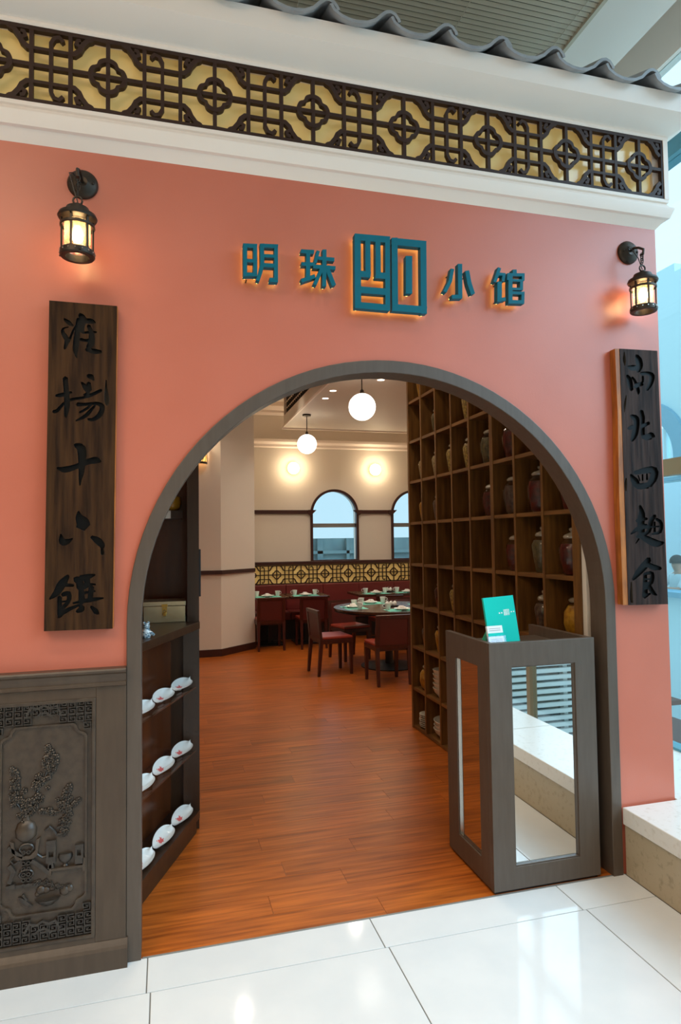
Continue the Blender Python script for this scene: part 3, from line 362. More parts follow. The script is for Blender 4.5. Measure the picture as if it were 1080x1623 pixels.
# mall ceiling: louvre panel, soffit, pocket
CZ = 4.52
lv = sroot('ceiling_louvre', 'tan slatted louvre ceiling above the tiled eave', (0, 0, CZ)); LX = 2.295
sl0 = None
for k in range(96):
    y = -.75+k*.034
    if sl0 is None: sl0 = obj('slat', MB().box(-3.2, LX, -.011, .011, -.0015, .0015, Matrix.Rotation(-.5, 4, 'X')), LOUV, lv); sl0.location = (0, y, 0)
    else: inst(sl0, lv, (0, y, 0))
for x in (-1.1, -.2, .7, 1.6, 2.22): obj('ladder_cord', MB().tube([(x, -.76, CZ-.012), (x, 2.5, CZ-.012)], .002, 5), LOUV, lv, world=True)
obj('louvre_frame', MB().box(LX, LX+.022, -.8, 2.6, CZ-.02, CZ+.03).box(-3.2, LX, -.8, -.77, CZ-.02, CZ+.03), LOUV, lv, world=True)
struct('ceiling_void', MB().box(-3.2, 2.4, -1.3, 2.6, CZ+.25, CZ+.28), DARKV)
struct('ceiling_mall', MB().box(LX+.022, 2.70, -8.2, 2.6, CZ, CZ+.25).box(-6, LX+.022, -8.2, -.8, CZ, CZ+.25).box(-6, -3.2, -.8, .1, CZ, CZ+.25), WHITE, 'off white plaster soffit beside the louvre ceiling')
struct('trim_7', MB().box(2.98, 3.06, -8.2, 2.6, CZ, CZ+.6).box(2.70, 3.0, -8.2, 2.6, CZ+.5, CZ+.6).box(2.70, 2.71, -8.2, 2.6, CZ+.25, CZ+.5), WHITE, 'blind pocket along the top of the atrium glazing')
struct('wall_left', MB().box(-6.1, -6, -8.2, .1, 0, CZ), CREAM); struct('wall_rear', MB().box(-6, 2.96, -8.3, -8.2, 0, CZ), CREAM); struct('wall_front_left', MB().box(-6, -2.6, 0, .14, 0, CZ+.2), CREAM)
# atrium glazing on the plane x = 3
cw = sroot('window_1', 'tall atrium window wall with a bronze transom and teal head beam', (3, 0, 0))
obj('head_beam', MB().box(2.97, 3.08, -8.2, 2.6, 3.908, 4.044), SPAN, cw, world=True); obj('transom', MB().box(2.975, 3.04, -8.2, 2.6, 1.973, 2.074), BRONZE, cw, world=True)
obj('sill_rail', MB().box(2.96, 3.05, .2, 2.6, .2, .33), SPAN, cw, world=True)
for y in (-7.3, -5.6, -3.9, -2.2, 1.15, 2.57): obj('mullion', MB().box(2.975, 3.045, y-.025, y+.025, .33 if y > 0 else -2, CZ), BRONZE, cw, world=True)
for y0, y1 in [(-8.2, -7.33), (-7.27, -5.63), (-5.57, -3.93), (-3.87, -2.23), (-2.17, 1.12), (1.18, 2.54)]:
    for z0, z1 in ((.33, 1.973), (2.074, 3.908), (4.044, CZ)): obj('pane', MB().box(3.005, 3.013, y0, y1, -2 if z0 == .33 and y0 < -.5 else z0, z1), BLUEGLASS, cw, world=True)
bl = thing('louvre_screen', 'white horizontal louvre screen outside the atrium glazing, mirrored in the podium', 'screen', (5.6, -4.6, -2))
sb = None
for k in range(38):
    z = .1+k*.086
    if sb is None: sb = obj('slat', MB().box(-2.4, 2.4, -.02, .02, -.025, .025), SLAT, bl); sb.location = (0, 0, z)
    else: inst(sb, bl, (0, 0, z))
obj('backing', MB().box(3.2, 8.0, -4.75, -4.72, -2, 1.3), SPAND, bl, world=True)
for x in (3.2, 4.1, 5.0, 5.9, 6.8, 8.0): obj('post', MB().box(x-.03, x+.03, -4.72, -4.64, -2, 1.3), SLAT, bl, world=True)
# across the atrium: neighbouring building on the plane x = 7
struct('ground', MB().box(3.1, 30, -20, 30, -2.1, -2.0), OUTG)
AY, AZ = 5.4, 2.75
def yz(poly, x0, x1):                                     # (y,z) outline extruded along X
    n = len(poly); return MB().add([(x, y, z) for x in (x0, x1) for y, z in poly], [tuple(range(n))[::-1], tuple(range(n, 2*n))]+[(i, (i+1) % n, n+(i+1) % n, n+i) for i in range(n)])
def flip(mb): mb.v = [(y, x, z) for x, y, z in mb.v]; return mb
nb = thing('neighbour_building', 'pale blue shop building with an arched window across the atrium', 'building', (7, 5, -2))
ARC = lambda r: [(AY+r*math.cos(PI*i/28), AZ+r*math.sin(PI*i/28)) for i in range(29)]
hole = ARC(.60)+[(AY-.6, 2.47), (AY+.6, 2.47)]
obj('wall', flip(region([[(3.2, -2), (9, -2), (9, 5.48), (4.725, 5.48), (4.725, 5.36), (3.2, 5.36)]], [hole, rect(3.6, 8.4, .8, 2.38)], 7, 7.15)), PBLUE, nb, world=True)
obj('arch_surround', flip(region([ARC(.85)+[(AY-.85, 2.47), (AY+.85, 2.47)]], [hole], 6.93, 7.0)), MBLUE, nb, world=True)
obj('arch_pane', flip(region([hole], [], 7.08, 7.09)), BLUEGLASS, nb, world=True); obj('shop_pane', MB().box(7.08, 7.09, 3.6, 8.4, .8, 2.38), BLUEGLASS, nb, world=True)
obj('counter', MB().box(6.9, 7.3, 3.6, 8.4, .736, .81), MBLUE, nb, world=True); obj('string_course', MB().box(6.95, 7.0, 3.2, 9, -1.52, -1.46), MBLUE, nb, world=True); obj('plinth', MB().box(6.97, 7.0, 3.2, 9, -2, -1.56), SPAN, nb, world=True)
obj('fascia_bar', MB().box(6.96, 7.0, 3.2, 9, 2.39, 2.44), MBLUE, nb, world=True); obj('mullion', MB().box(7.05, 7.12, 5.22, 5.28, .8, 2.38), PBLUE, nb, world=True); obj('arch_mullion', MB().box(7.05, 7.12, 5.05, 5.1, 2.47, 3.25), PBLUE, nb, world=True)
struct('floor_shop', MB().box(7.16, 9.5, 3.2, 9, -.1, 0), OUTG); struct('wall_shop', MB().box(9.4, 9.5, 3.2, 9, 0, 3.7), SHIRT)
# ------------------------------------------------------------------ dining room shell
BY = 8.2
wins = [(2.87, .405), (4.35, .405)]
win = lambda cx, r: archpoly(cx, 2.06, r, 1.255, 28)
struct('wall_back', region([rect(-2.6, 4.9, 0, 3.98)], [win(*w) for w in wins], BY, BY+.2), CREAM, 'cream back wall of the dining room with arched windows')
struct('wall_dining_right', MB().prism([(4.35, 2.5), (4.42, 2.5), (4.95, BY), (4.88, BY)], 0, 3.98), CREAM); struct('wall_dining_front', MB().box(XR, 4.36, 2.5, 2.6, 0, 3.98), CREAM)
struct('wall_column', MB().prism([(-2.6, 6.52), (.768, 6.54), (1.311, 7.035), (1.311, BY), (-2.6, BY)], 0, 3.98), CREAM, 'cream wall and chamfered column left of the tables')
struct('wall_far_left', MB().box(-2.6, -2.5, .14, 6.5, 0, 3.98), CREAM)
struct('ceiling', MB().box(-2.6, XR, .105, 2.6, 3.98, 4.03).prism([(-2.6, 2.6), (4.36, 2.6), (4.95, BY+.2), (-2.6, BY+.2)], 3.98, 4.03), WHITE, 'white upper ceiling of the restaurant')
def colstrip(z0, z1, p): return MB().prism([(-2.6, 6.52), (.768, 6.54), (1.311, 7.035), (1.311-p*.9, 7.06), (1.311, 7.035), (1.311+p*.3, 7.035-p*.2), (.768+p*.42, 6.54-p), (-2.6, 6.52-p)], z0, z1)
struct('baseboard_column', colstrip(0, .1, .018), DTRIM, 'dark skirting round the column'); struct('trim_8', colstrip(1.145, 1.2, .03), DTRIM, 'dark dado rail round the column')
struct('baseboard_back', MB().box(1.311, 4.85, BY-.015, BY, 0, .1), DTRIM)
struct('trim_9', MB().box(1.311, 2.87-.435, BY-.035, BY, 2.065, 2.13).box(2.87+.435, 4.35-.435, BY-.035, BY, 2.065, 2.13), DTRIM, 'dark picture rail between the arched windows', bevel=.006)
cap = MB()
for cx in (2.435, 3.305, 3.915):
    s = 1 if cx in (2.435, 3.915) else -1
    cap.rprism([(cx-s*.05, 2.13), (cx-s*.05, 2.065), (cx+s*.01, 2.035), (cx+s*.03, 2.06), (cx+s*.075, 2.105), (cx+s*.1, 2.13)][::s], BY-.06, BY)
struct('trim_10', cap, DTRIM, 'dark moulded caps at the window springing')
struct('trim_11', MB().box(1.311, 4.85, BY-.075, BY, 1.195, 1.25), DTRIM, 'dark rail above the lattice band', bevel=.006)
struct('trim_12', MB().sweep([(0, 3.2), (.03, 3.22), (.03, 3.26), (.07, 3.3), (.07, 3.34), (0, 3.36)], lambda p: [(1.311, BY-p), (4.85, BY-p)]).sweep([(0, 3.76), (.05, 3.8), (.05, 3.84), (.12, 3.9), (.12, 3.98)], lambda p: [(1.311, BY-p), (4.85, BY-p)]), WHITE, 'white cornice mouldings along the back wall')
for i, (cx, r) in enumerate(wins):
    w = sroot('window_%d' % (i+2), ('arched dining window beside the cubby shelf', 'arched dining window left of the two')[1-i], (cx, BY, 1.25))
    obj('frame', region([archpoly(cx, 2.06, r+.03, 1.25, 28)], [archpoly(cx, 2.06, r-.012, 1.268, 28)], BY-.03, BY+.06), DTRIM, w, world=True)
    obj('transom', MB().box(cx-r, cx+r, BY+.07, BY+.11, 1.83, 1.9), GREYB, w, world=True); obj('pane', region([archpoly(cx, 2.06, r-.01, 1.26, 28)], [], BY+.12, BY+.126), WINGLASS, w, world=True)
# dropped ceiling with a return grille
struct('ceiling_dropped', MB().prism([(1.83, 2.9), (4.37, 2.9), (4.8, 7.35), (1.83, 7.35)], 3.4, 3.59).box(2.05, 4.3, 3.2, 7.1, 3.59, 3.98), CREAM, 'cream dropped ceiling carrying the globe pendants')
struct('trim_13', MB().box(1.8, 4.78, 7.35, 7.38, 3.38, 3.42).box(1.81, 1.83, 2.9, 7.35, 3.40, 3.43), WHITE, 'small edge moulding of the dropped ceiling')
gr = thing('ceiling_grille', 'dark brown return air grille above the dropped ceiling edge', 'grille', (1.86, 5, 3.6))
obj('backing', MB().box(1.9, 1.92, 2.9, 7.35, 3.6, 3.97), DARKV, gr, world=True)
ba = None
for k in range(38):
    y = 2.95+k*.118
    if ba is None: ba = obj('bar', MB().box(-.01, .01, -.008, .008, -.02, .37), GRILLE, gr); ba.location = (0, y-5, .02)
    else: inst(ba, gr, (0, y-5, .02))
for z in (3.69, 3.79, 3.89): obj('cross_bar', MB().box(1.85, 1.87, 2.9, 7.35, z-.008, z+.008), LOUV, gr, world=True)
obj('corner_post', MB().box(1.83, 1.9, 7.3, 7.35, 3.59, 3.98), CREAM, gr, world=True)
struct('outside_building', MB().box(0, 9, 14, 15, -2, 1.66).box(0, 9, 13.9, 14, 1.25, 1.33).box(3.9, 4.05, 13.9, 14, -2, 1.66).box(5.6, 5.75, 13.9, 14, -2, 1.66).box(0, 9, 13.9, 14, .6, .7).box(4.7, 4.78, 13.9, 14, -2, 1.66), OUTB, 'grey green building behind the dining windows')
# ================================================================== FACADE THINGS
mm = lambda polys: [[(x/1000, z/1000) for x, z in p] for p in polys]
# ---- sign letters, standing off the wall on pins, lit from behind
def letter(name, key, label, pins, sub=None):
    polys = mm(STROKES[key]) if not sub else mm(sum((STROKES[k] for k in sub), []))
    xs = [p[0] for q in polys for p in q]; zs = [p[1] for q in polys for p in q]; c = ((min(xs)+max(xs))/2, (min(zs)+max(zs))/2)
    t = thing(name, label, 'sign', (c[0], -.02, c[1]), group='backlit sign characters over the arch')
    if sub:
        for k, nm in zip(sub, ('left_block', 'right_block', 'centre_bar')):
            obj(nm, region(mm(STROKES[k]), [], -.055, -.024), TEAL, t, world=True, bevel=.0015)
            obj('led_back', shrunk(mm(STROKES[k]), -.0235, -.022), LED, t, world=True)
    else:
        obj('strokes', region(polys, [], -.055, -.024), TEAL, t, world=True, bevel=.0015); obj('led_back', shrunk(polys, -.0235, -.022), LED, t, world=True)
    for x, z in pins: obj('mounting_pin', MB().tube([(x, -.024, z), (x, 0, z)], .003, 6), IRON, t, world=True)
    return t
def shrunk(polys, y0, y1):                                # a led strip a little narrower than each stroke
    out = []
    for p in polys:
        n = len(p)//2; a, b = p[:n], p[n:][::-1]
        if len(a) != len(b): continue
        k = .37; out.append([(u[0]+(v[0]-u[0])*k, u[1]+(v[1]-u[1])*k) for u, v in zip(a, b)]+[(v[0]+(u[0]-v[0])*k, v[1]+(u[1]-v[1])*k) for u, v in zip(a, b)][::-1])
    return region(out, [], y0, y1)
letter('sign_character', 'ming', 'teal raised sign character 明, leftmost over the arch', [(.33, 2.69), (.36, 2.83), (.455, 2.82)])
letter('sign_character', 'zhu', 'teal raised sign character 珠, second from the left', [(.60, 2.75), (.67, 2.7), (.68, 2.8)])
letter('sign_emblem', None, 'large teal square seal emblem in the middle of the sign', [(.955, 2.85), (1.12, 2.85), (1.12, 2.65), (1.06, 2.78), (.87, 2.76)], ('logo_left', 'logo_right', 'logo_bar'))
letter('sign_character', 'xiao', 'teal raised sign character 小, right of the square emblem', [(1.25, 2.8), (1.29, 2.72), (1.33, 2.8)])
letter('sign_character', 'guan', 'teal raised sign character 馆, rightmost over the arch', [(1.49, 2.7), (1.49, 2.78), (1.53, 2.72)])
# ---- carved wooden plaques
def carve(parent, name, outline, polys, mat, cmat, yf, depth, world=True):
    """front board face with recessed strokes; the strokes' floors and walls are the part 'name'"""
    v, ins, cut = cdt([outline], polys)
    return v, ins, cut
def plaque(label, outline, chars, cracks, mat, side, yf=-.045, yb=-.004):
    xs = [p[0] for p in outline]; zs = [p[1] for p in outline]
    t = thing('wooden_plaque', label, 'plaque', (sum(xs)/len(xs), 0, min(zs)), group='carved couplet plaques beside the arch')
    allp = sum((mm(STROKES[k]) for k in chars+cracks), [])
    v, ins, cut = cdt([outline], allp); n = len(v)
    body = MB(); body.add([(x, yf, z) for x, z in v], ins)
    m = len(outline); o = outline if area2(outline) > 0 else outline[::-1]
    vs = [(x, y, z) for y in (yf, yb) for x, z in o]
    body.add(vs, [((i+1) % m, i, m+i, m+(i+1) % m) for i in range(m)], 0); body.add([(x, yb, z) for x, z in o], [tuple(range(m))[::-1]])
    obj('board', body, mat, t, world=True)
    for k in chars+cracks:
        d = .011 if k in chars else .02; vv, i2, _ = cdt(mm(STROKES[k])); nn = len(vv); mb = MB()
        B = border(i2)
        mb.add([(x, yf+d, z) for x, z in vv]+[(x, yf, z) for x, z in vv], i2+[(a, b, b+nn, a+nn) for a, b in B])
        for a, b in B:                                     # a fine chamfer lip that catches the light
            (xa, za), (xb, zb) = vv[a], vv[b]
        obj('carved_character' if k in chars else 'wood_crack', mb, LACQ if k in chars else DARKV, t, world=True)
    if side: obj('raw_edge', side, RAWWOOD, t, world=True)
    return t
plaque('dark wooden plaque carved 淮揚十六饌, hanging left of the arch', [(-.435, 1.275), (-.193, 1.273), (-.1795, 2.53), (-.425, 2.531)], ['huai', 'yang', 'shi', 'liu', 'zhuan'], ['crack_left', 'knot_left'], PLANK, MB().rprism([(-.1925, 1.275), (-.1905, 1.275), (-.177, 2.529), (-.179, 2.529)], -.044, -.004))
plaque('dark wooden plaque carved 南北四麵食, hanging right of the arch', [(2.146, 1.272), (2.375, 1.268), (2.370, 1.7), (2.364, 2.521), (2.143, 2.517)], ['nan', 'bei', 'si', 'mian', 'shi_eat'], ['crack_right'], PLANKR, MB().rprism([(2.118, 1.274), (2.1455, 1.272), (2.1425, 2.517), (2.118, 2.516), (2.122, 2.2), (2.115, 1.8)], -.043, -.004))
# ---- wall lanterns
def lantern(label, x, z, dy=-.155, B=-.36):
    t = thing('wall_lantern', label, 'lamp', (x, 0, z), group='lanterns on the shopfront')
    RX = Matrix.Rotation(PI/2, 4, 'X')
    bp_ = obj('back_plate', MB().lathe([(.0, -.026), (.02, -.03), (.03, -.024), (.05, -.018), (.058, -.008), (.058, 0)][::-1], 28, T=Matrix.Rotation(PI/2, 4, 'X') @ Matrix.Diagonal((1, 1, -1, 1))), IRON, t, smooth=True)
    obj('screw', MB().ball((-.04, -.022, 0), .006, 8), IRON, t); obj('screw', MB().ball((.04, -.022, 0), .006, 8), IRON, t)
    obj('hook_arm', MB().tube([(0, -.02, 0), (0, dy*.5, .004), (0, dy*.8, -.008), (0, dy-.012, -.03), (0, dy-.008, -.052), (0, dy+.008, -.05)], .006, 8), IRON, t, smooth=True)
    ch = None
    for k in range(4):
        zz = -.058-(-B-.215-.016-.058-.02)*k/3.; pts = [(.008*math.cos(a), 0, .016*math.sin(a)) for a in [2*PI*i/10 for i in range(10)]]
        if k % 2: pts = [(0, p[0], p[2]) for p in pts]
        obj('chain_link', MB().tube([(p[0], dy+p[1], zz+p[2]) for p in pts], .0022, 5, closed=True), IRON, t)
    obj('wire', MB().tube([(0, -.02, -.01), (-.03, dy*.4, .012), (-.035, dy*.75, -.02), (-.022, dy, -.07), (0, dy, B+.21)], .0022, 5), BLACK, t)
    c = (0, dy, B)                               # lantern base height below the plate centre
    obj('top_ring', MB().tube([(.016*math.cos(a), dy, B+.215+.016*math.sin(a)) for a in [2*PI*i/12 for i in range(12)]], .004, 6, closed=True), IRON, t)
    obj('cap', MB().lathe([(.0, .205), (.012, .203), (.016, .192), (.04, .186), (.046, .172), (.048, .166), (.066, .16), (.07, .15), (.066, .143), (.05, .14), (0, .139)][::-1], 28, c), IRON, t, smooth=True)
    obj('vent_ring', MB().lathe([(.058, .112), (.062, .114), (.062, .122), (.058, .124), (.054, .122), (.054, .114), (.058, .112)], 28, c), IRON, t, smooth=True)
    obj('base_ring', MB().lathe([(.042, 0), (.058, 0), (.062, .004), (.062, .022), (.058, .026), (.042, .026), (.042, 0)], 28, c), IRON, t, smooth=True)
    for k in range(6):
        a = 2*PI*k/6+.25; p = (.055*math.cos(a), dy+.055*math.sin(a))
        obj('bar', MB().box(-.004, .004, -.003, .003, .02, .145, Matrix.Translation((p[0], p[1], B)) @ Matrix.Rotation(a+PI/2, 4, 'Z')), IRON, t)
    for k in range(3):
        a = 2*PI*k/3+.8; obj('foot_screw', MB().ball((.064*math.cos(a), dy+.064*math.sin(a), B+.008), .004, 6), IRON, t)
    rp = MB()
    for k in range(16):
        a = 2*PI*k/16; rp.ball((.0622*math.cos(a), dy+.0622*math.sin(a), B+.014), .0035, 6)
    obj('rim_rivets', rp, SILVER, t)
    obj('glass_cylinder', MB().lathe([(.046, .024), (.046, .132)], 24, c, open_=True), SEED, t, smooth=True)
    obj('bulb', MB().lathe([(.0, .055), (.012, .058), (.02, .07), (.022, .085), (.016, .104), (.01, .118), (0, .12)], 14, c), BULB, t, smooth=True)
    obj('socket', MB().lathe([(.011, .115), (.011, .14)], 10, c), IRON, t)
    l = lamp('lantern_bulb_light', 'POINT', (x, dy, z+B+.075), 16.0, (1, .84, .42), size=.02)
    return t
lantern('bronze glass cylinder wall lantern hanging above the left plaque', -.312, 3.022)
lantern('bronze glass cylinder wall lantern hanging above the right plaque', 2.243, 3.022, -.10, -.335)
# ---- lattice friezes
def lattice(t, x0, x1, zm, h, c0, pitch, yf, th, full=True):
    """frame, rails, bars, quatrefoil medallions and cloud scrolls, all separate parts"""
    hh = h/2; k = h/.31; wb = 1.15
    D = lambda inc, e=0, exc=(): region(inc, exc, yf+e, yf+th)
    obj('frame', D([rect(x0, x1, zm-hh, zm+hh)], 0, [rect(x0+.012*k, x1-.012*k, zm-hh+.016*k, zm+hh-.016*k)]), LATT, t, world=True)
    obj('rail', D([rect(x0+.01, x1-.01, zm-.008*k, zm+.008*k)], .0015), LATT, t, world=True)
    med0 = scr0 = cl0 = bar0 = mid0 = None
    n0 = math.floor((x0-c0)/pitch)-1; w = .0155*k
    for i in range(n0, n0+14):
        c = c0+i*pitch
        ok = lambda x: x0+.01 < x < x1-.01
        for dx in (0, .139*pitch/.4187, -.139*pitch/.4187):
            if ok(c+dx):
                if bar0 is None: bar0 = obj('bar', D([rect(-w/2, w/2, zm-hh+.01, zm+hh-.01)], .0006), LATT, t); bar0.data.transform(Matrix.Translation((0, 0, -zm))); bar0.location = Vector((c+dx, 0, zm))-t.location
                else: inst(bar0, t, Vector((c+dx, 0, zm))-t.location)
        if ok(c-.02):
            ring = lambda r0: [(r0*q*math.cos(a), r0*q*math.sin(a)) for a, q in [(2*PI*j/64, 1.06-.17*math.exp(-((((2*PI*j/64) % (PI/2))-PI/4)/.2)**2)+.05*math.exp(-(((2*PI*j/64+PI/4) % (PI/2)-PI/4)/.3)**2)) for j in range(64)]]
            if med0 is None: med0 = obj('medallion', D([ring(.068*k)], -.001, [ring(.051*k)]), LATT, t); med0.location = Vector((c, 0, zm))-t.location
            else: inst(med0, t, Vector((c, 0, zm))-t.location)
        P = pitch/.4187
        for s in (1, -1):
            for e in (1, -1):
                sx = lambda x: c+s*x*P
                if not (x0 < sx(.06) < x1): continue
                pts = [(.145, .068), (.124, .07), (.106, .086), (.096, .108), (.078, .132), (.058, .142)]
                q = [(sx(x), zm+e*z*k) for x, z in pts if x0+.004 < sx(x) < x1-.004]
                hook = [(sx(x), zm+e*z*k) for x, z in [(.1, .1), (.118, .112), (.112, .128), (.1, .13)] if x0+.004 < sx(x) < x1-.004]
                if len(q) > 2: obj('scroll', D([ribbon(q, .019*k)]+([ribbon(hook, .014*k)] if full and len(hook) == 4 else []), .0003), LATT, t, world=True)
            if full and ok(c-.09) and ok(c+.09):
                q = [(-.085, .15), (-.082, .137), (-.062, .128), (-.05, .139), (0, .136), (.05, .139), (.062, .128), (.082, .137), (.085, .15)]
                obj('cloud_edge', D([[(c+x, zm+s*z*k) for x, z in q]], .0004), LATT, t, world=True)
        for e in (1, -1):
            if ok(c+.14*P) and ok(c+.28*P): obj('rail', D([rect(c+.135*P, c+.285*P, zm+e*.068*k-.0065*k, zm+e*.068*k+.0065*k)], .0009), LATT, t, world=True)
        m = c+.209*P
        if ok(m-.05) and ok(m+.05):
            s = 1 if i % 2 else -1
            pts = [(s*.045, .112), (s*.03, .128), (s*.012, .122), (0, .098), (0, 0), (0, -.098), (s*.012, -.122), (s*.03, -.128), (s*.045, -.112)]
            obj('curled_bar', D([ribbon([(m+x*P, zm+z*k) for x, z in pts], .0145*k)], .0012), LATT, t, world=True)
fr = thing('lattice_frieze', 'long dark fretwork frieze with gold backing under the tiled eave', 'frieze', (.9, -.03, 3.3))
lattice(fr, -1.12, 2.438, 3.4525, .305, -.216, .4187, -.046, .022)
obj('backing_panel', MB().box(-1.12, 2.438, .004, .016, 3.3, 3.605), GOLD, fr, world=True)
# ---- pantiles of the eave
ev = thing('tiled_eave', 'grey wavy clay pantiles along the top of the shopfront', 'roof', (.9, -.2, 3.78))
half = [(0, .052), (.012, .03), (.04, .012), (.075, .002), (.11, 0), (.15, .006), (.185, .024), (.21, .05), (.232, .068), (.255, .074), (.278, .066), (.296, .044), (.300, .03)]
prof = half+[(x+(-.004 if i < 8 else .0), z-.014) if i < 9 else (x-.013*(i-8)/4, z-.013) for i, (x, z) in enumerate(half)][::-1]
prof = []
for i, p in enumerate(half):
    a = Vector(half[max(i-1, 0)]); b = Vector(half[min(i+1, len(half)-1)]); d = (b-a).normalized(); prof.append((p[0]+d.y*.014, p[1]-d.x*.014))
outl = half[::-1]+prof
tri = cdt([[tuple(p) for p in outl]])
tmb = MB(); nn = len(outl); SL = Matrix.Identity(4); SL[2][1] = .42
v2, i2, _ = tri; n2 = len(v2)
tmb.add([SL @ Vector((x, 0, z)) for x, z in v2]+[SL @ Vector((x, .27, z)) for x, z in v2], i2+[tuple(q+n2 for q in f[::-1]) for f in i2]+[(b, a, a+n2, b+n2) for a, b in border(i2)])
t0 = obj('roof_tile', tmb, ROOFT, ev, smooth=True, auto=35)
for k in range(-8, 7):
    x = .927+.2675*k-.255
    if k == -8: t0.location = (x-.9, 0, -.012)
    else: inst(t0, ev, (x-.9, (k % 3)*.003, -.012+.0015*(k % 2)))
obj('tile_bed', MB().add([(-2, -.1, 3.775), (2.5, -.1, 3.775), (2.5, .07, 3.83), (-2, .07, 3.83), (-2, -.1, 3.7), (2.5, -.1, 3.7), (2.5, .07, 3.7), (-2, .07, 3.7)], [(0, 1, 2, 3), (7, 6, 5, 4), (4, 5, 1, 0), (5, 6, 2, 1), (6, 7, 3, 2), (7, 4, 0, 3)]), WHITE, ev, world=True)
# ---- wainscot with its carved panel
wn = sroot('trim_14', 'brown wainscot left of the arch with rail, stiles and plinth', (-.9, 0, 0))
PX0, PX1, PZ0, PZ1 = -.62, -.254, .12, 1.012
obj('cap_rail', MB().sweep([(.0, 1.122), (.05, 1.122), (.054, 1.116), (.05, 1.108), (.04, 1.1), (.034, 1.085), (.03, 1.07), (.034, 1.066), (.034, 1.055), (.02, 1.05)], lambda p: [(-2.6, -p), (-.1435, -p)]).add([(-.1435, 0, 1.05), (-.1435, -.02, 1.05), (-.1435, -.034, 1.06), (-.1435, -.034, 1.085), (-.1435, -.05, 1.108), (-.1435, -.05, 1.122), (-.1435, 0, 1.122)], [(0, 1, 2, 3, 4, 5, 6)]), DADO, wn, world=True)
obj('stile', MB().box(PX1, -.1435, -.022, 0, .1, 1.06), DADO, wn, world=True, bevel=.002); obj('stile', MB().box(-.80, PX0, -.022, 0, .1, 1.06), DADO, wn, world=True, bevel=.002)
obj('rail', MB().box(PX0, PX1, -.0215, 0, PZ1, 1.06), DADO, wn, world=True); obj('rail', MB().box(PX0, PX1, -.0215, 0, .08, PZ0), DADO, wn, world=True)
obj('stile', MB().box(-2.6, -.80, -.022, 0, .1, 1.06), DADO, wn, world=True)
obj('plinth', MB().sweep([(.0, 0), (.042, 0), (.042, .072), (.036, .082), (.03, .09), (.022, .1), (.0, .102)], lambda p: [(-2.6, -p), (-.137, -p)]).add([(-.137, 0, 0), (-.137, -.042, 0), (-.137, -.042, .072), (-.137, -.022, .1), (-.137, 0, .1)], [(0, 1, 2, 3, 4)]), DADO, wn, world=True)
cp = thing('carved_panel', 'brown carved relief panel of vases, blossom branches and fruit in the wainscot', 'panel', (-.437, -.01, .12))
Y = -.012
obj('panel_board', MB().box(PX0, PX1, Y, 0, PZ0, PZ1), RELIEF, cp, world=True)
obj('outer_moulding', region([rect(PX0, PX1, PZ0, PZ1)], [rect(PX0+.014, PX1-.014, PZ0+.014, PZ1-.014)], Y-.014, Y), RELIEF, cp, world=True, bevel=.003)
def cusp(x0, x1, z0, z1, r):                               # rectangle with notched ogee corners
    o = []
    for (cx, cz, sx, sz) in ((x1, z0, -1, 1), (x1, z1, -1, -1), (x0, z1, 1, -1), (x0, z0, 1, 1)):
        c = [(cx+sx*r*1.5, cz), (cx+sx*r*1.25, cz+sz*r*.12), (cx+sx*r*1.05, cz+sz*r*.4), (cx+sx*r*.95, cz+sz*r*.75), (cx+sx*r*.75, cz+sz*r*.95), (cx+sx*r*.4, cz+sz*r*1.05), (cx+sx*r*.12, cz+sz*r*1.25), (cx, cz+sz*r*1.5)]
        o += c if (cx == x1) == (cz == z0) else c[::-1]
    return o
CX0, CX1, CZ0_, CZ1_ = -.585, -.284, .232, .922
obj('inner_moulding', region([cusp(CX0, CX1, CZ0_, CZ1_, .034)], [cusp(CX0+.007, CX1-.007, CZ0_+.007, CZ1_-.007, .034)], Y-.009, Y), RELIEF, cp, world=True)
def key(x, z, s, fx, fz):                                  # one squared key spiral
    q = [(0, 0), (1, 0), (1, 1), (0, 1), (0, .38), (.62, .38), (.62, .68), (.36, .68)]
    return ribbon([(x+fx*(a-.5)*s, z+fz*(b-.5)*s) for a, b in q], s*.15)
def fret(z0, z1, up):
    out = []; rr = random.Random(5+up)
    xs = [PX0+.036+.0305*i for i in range(11)]
    for i, x in enumerate(xs):
        for j, z in enumerate((z0+.016, z0+.044, z0+.068)):
            if 4 <= i <= 6 and j == (0 if up else 2): continue
            out.append(key(x, z, .024, 1 if i < 5 else -1, rr.choice((1, -1))))
    for s in (0, 1):                                       # corner drops
        x = (PX0+.03, PX1-.03)[s]
        out.append(key(x, z0-.016 if up else z1+.016, .024, 1, 1))
    c = (PX0+PX1)/2; zz = z0+.035
    out.append(ribbon([(c-.06, zz), (c-.045, zz+.03), (c-.02, zz+.024), (c, zz+.034), (c+.02, zz+.024), (c+.045, zz+.03), (c+.06, zz)], .008)); out.append(ribbon([(c-.03, zz-.01), (c-.01, zz+.006), (c+.01, zz+.006), (c+.03, zz-.01)], .008))
    return region(out, [], Y-.011, Y)
obj('key_fret', fret(.926, .996, 1), RELIEF, cp, world=True); obj('key_fret', fret(.138, .222, 0), RELIEF, cp, world=True)
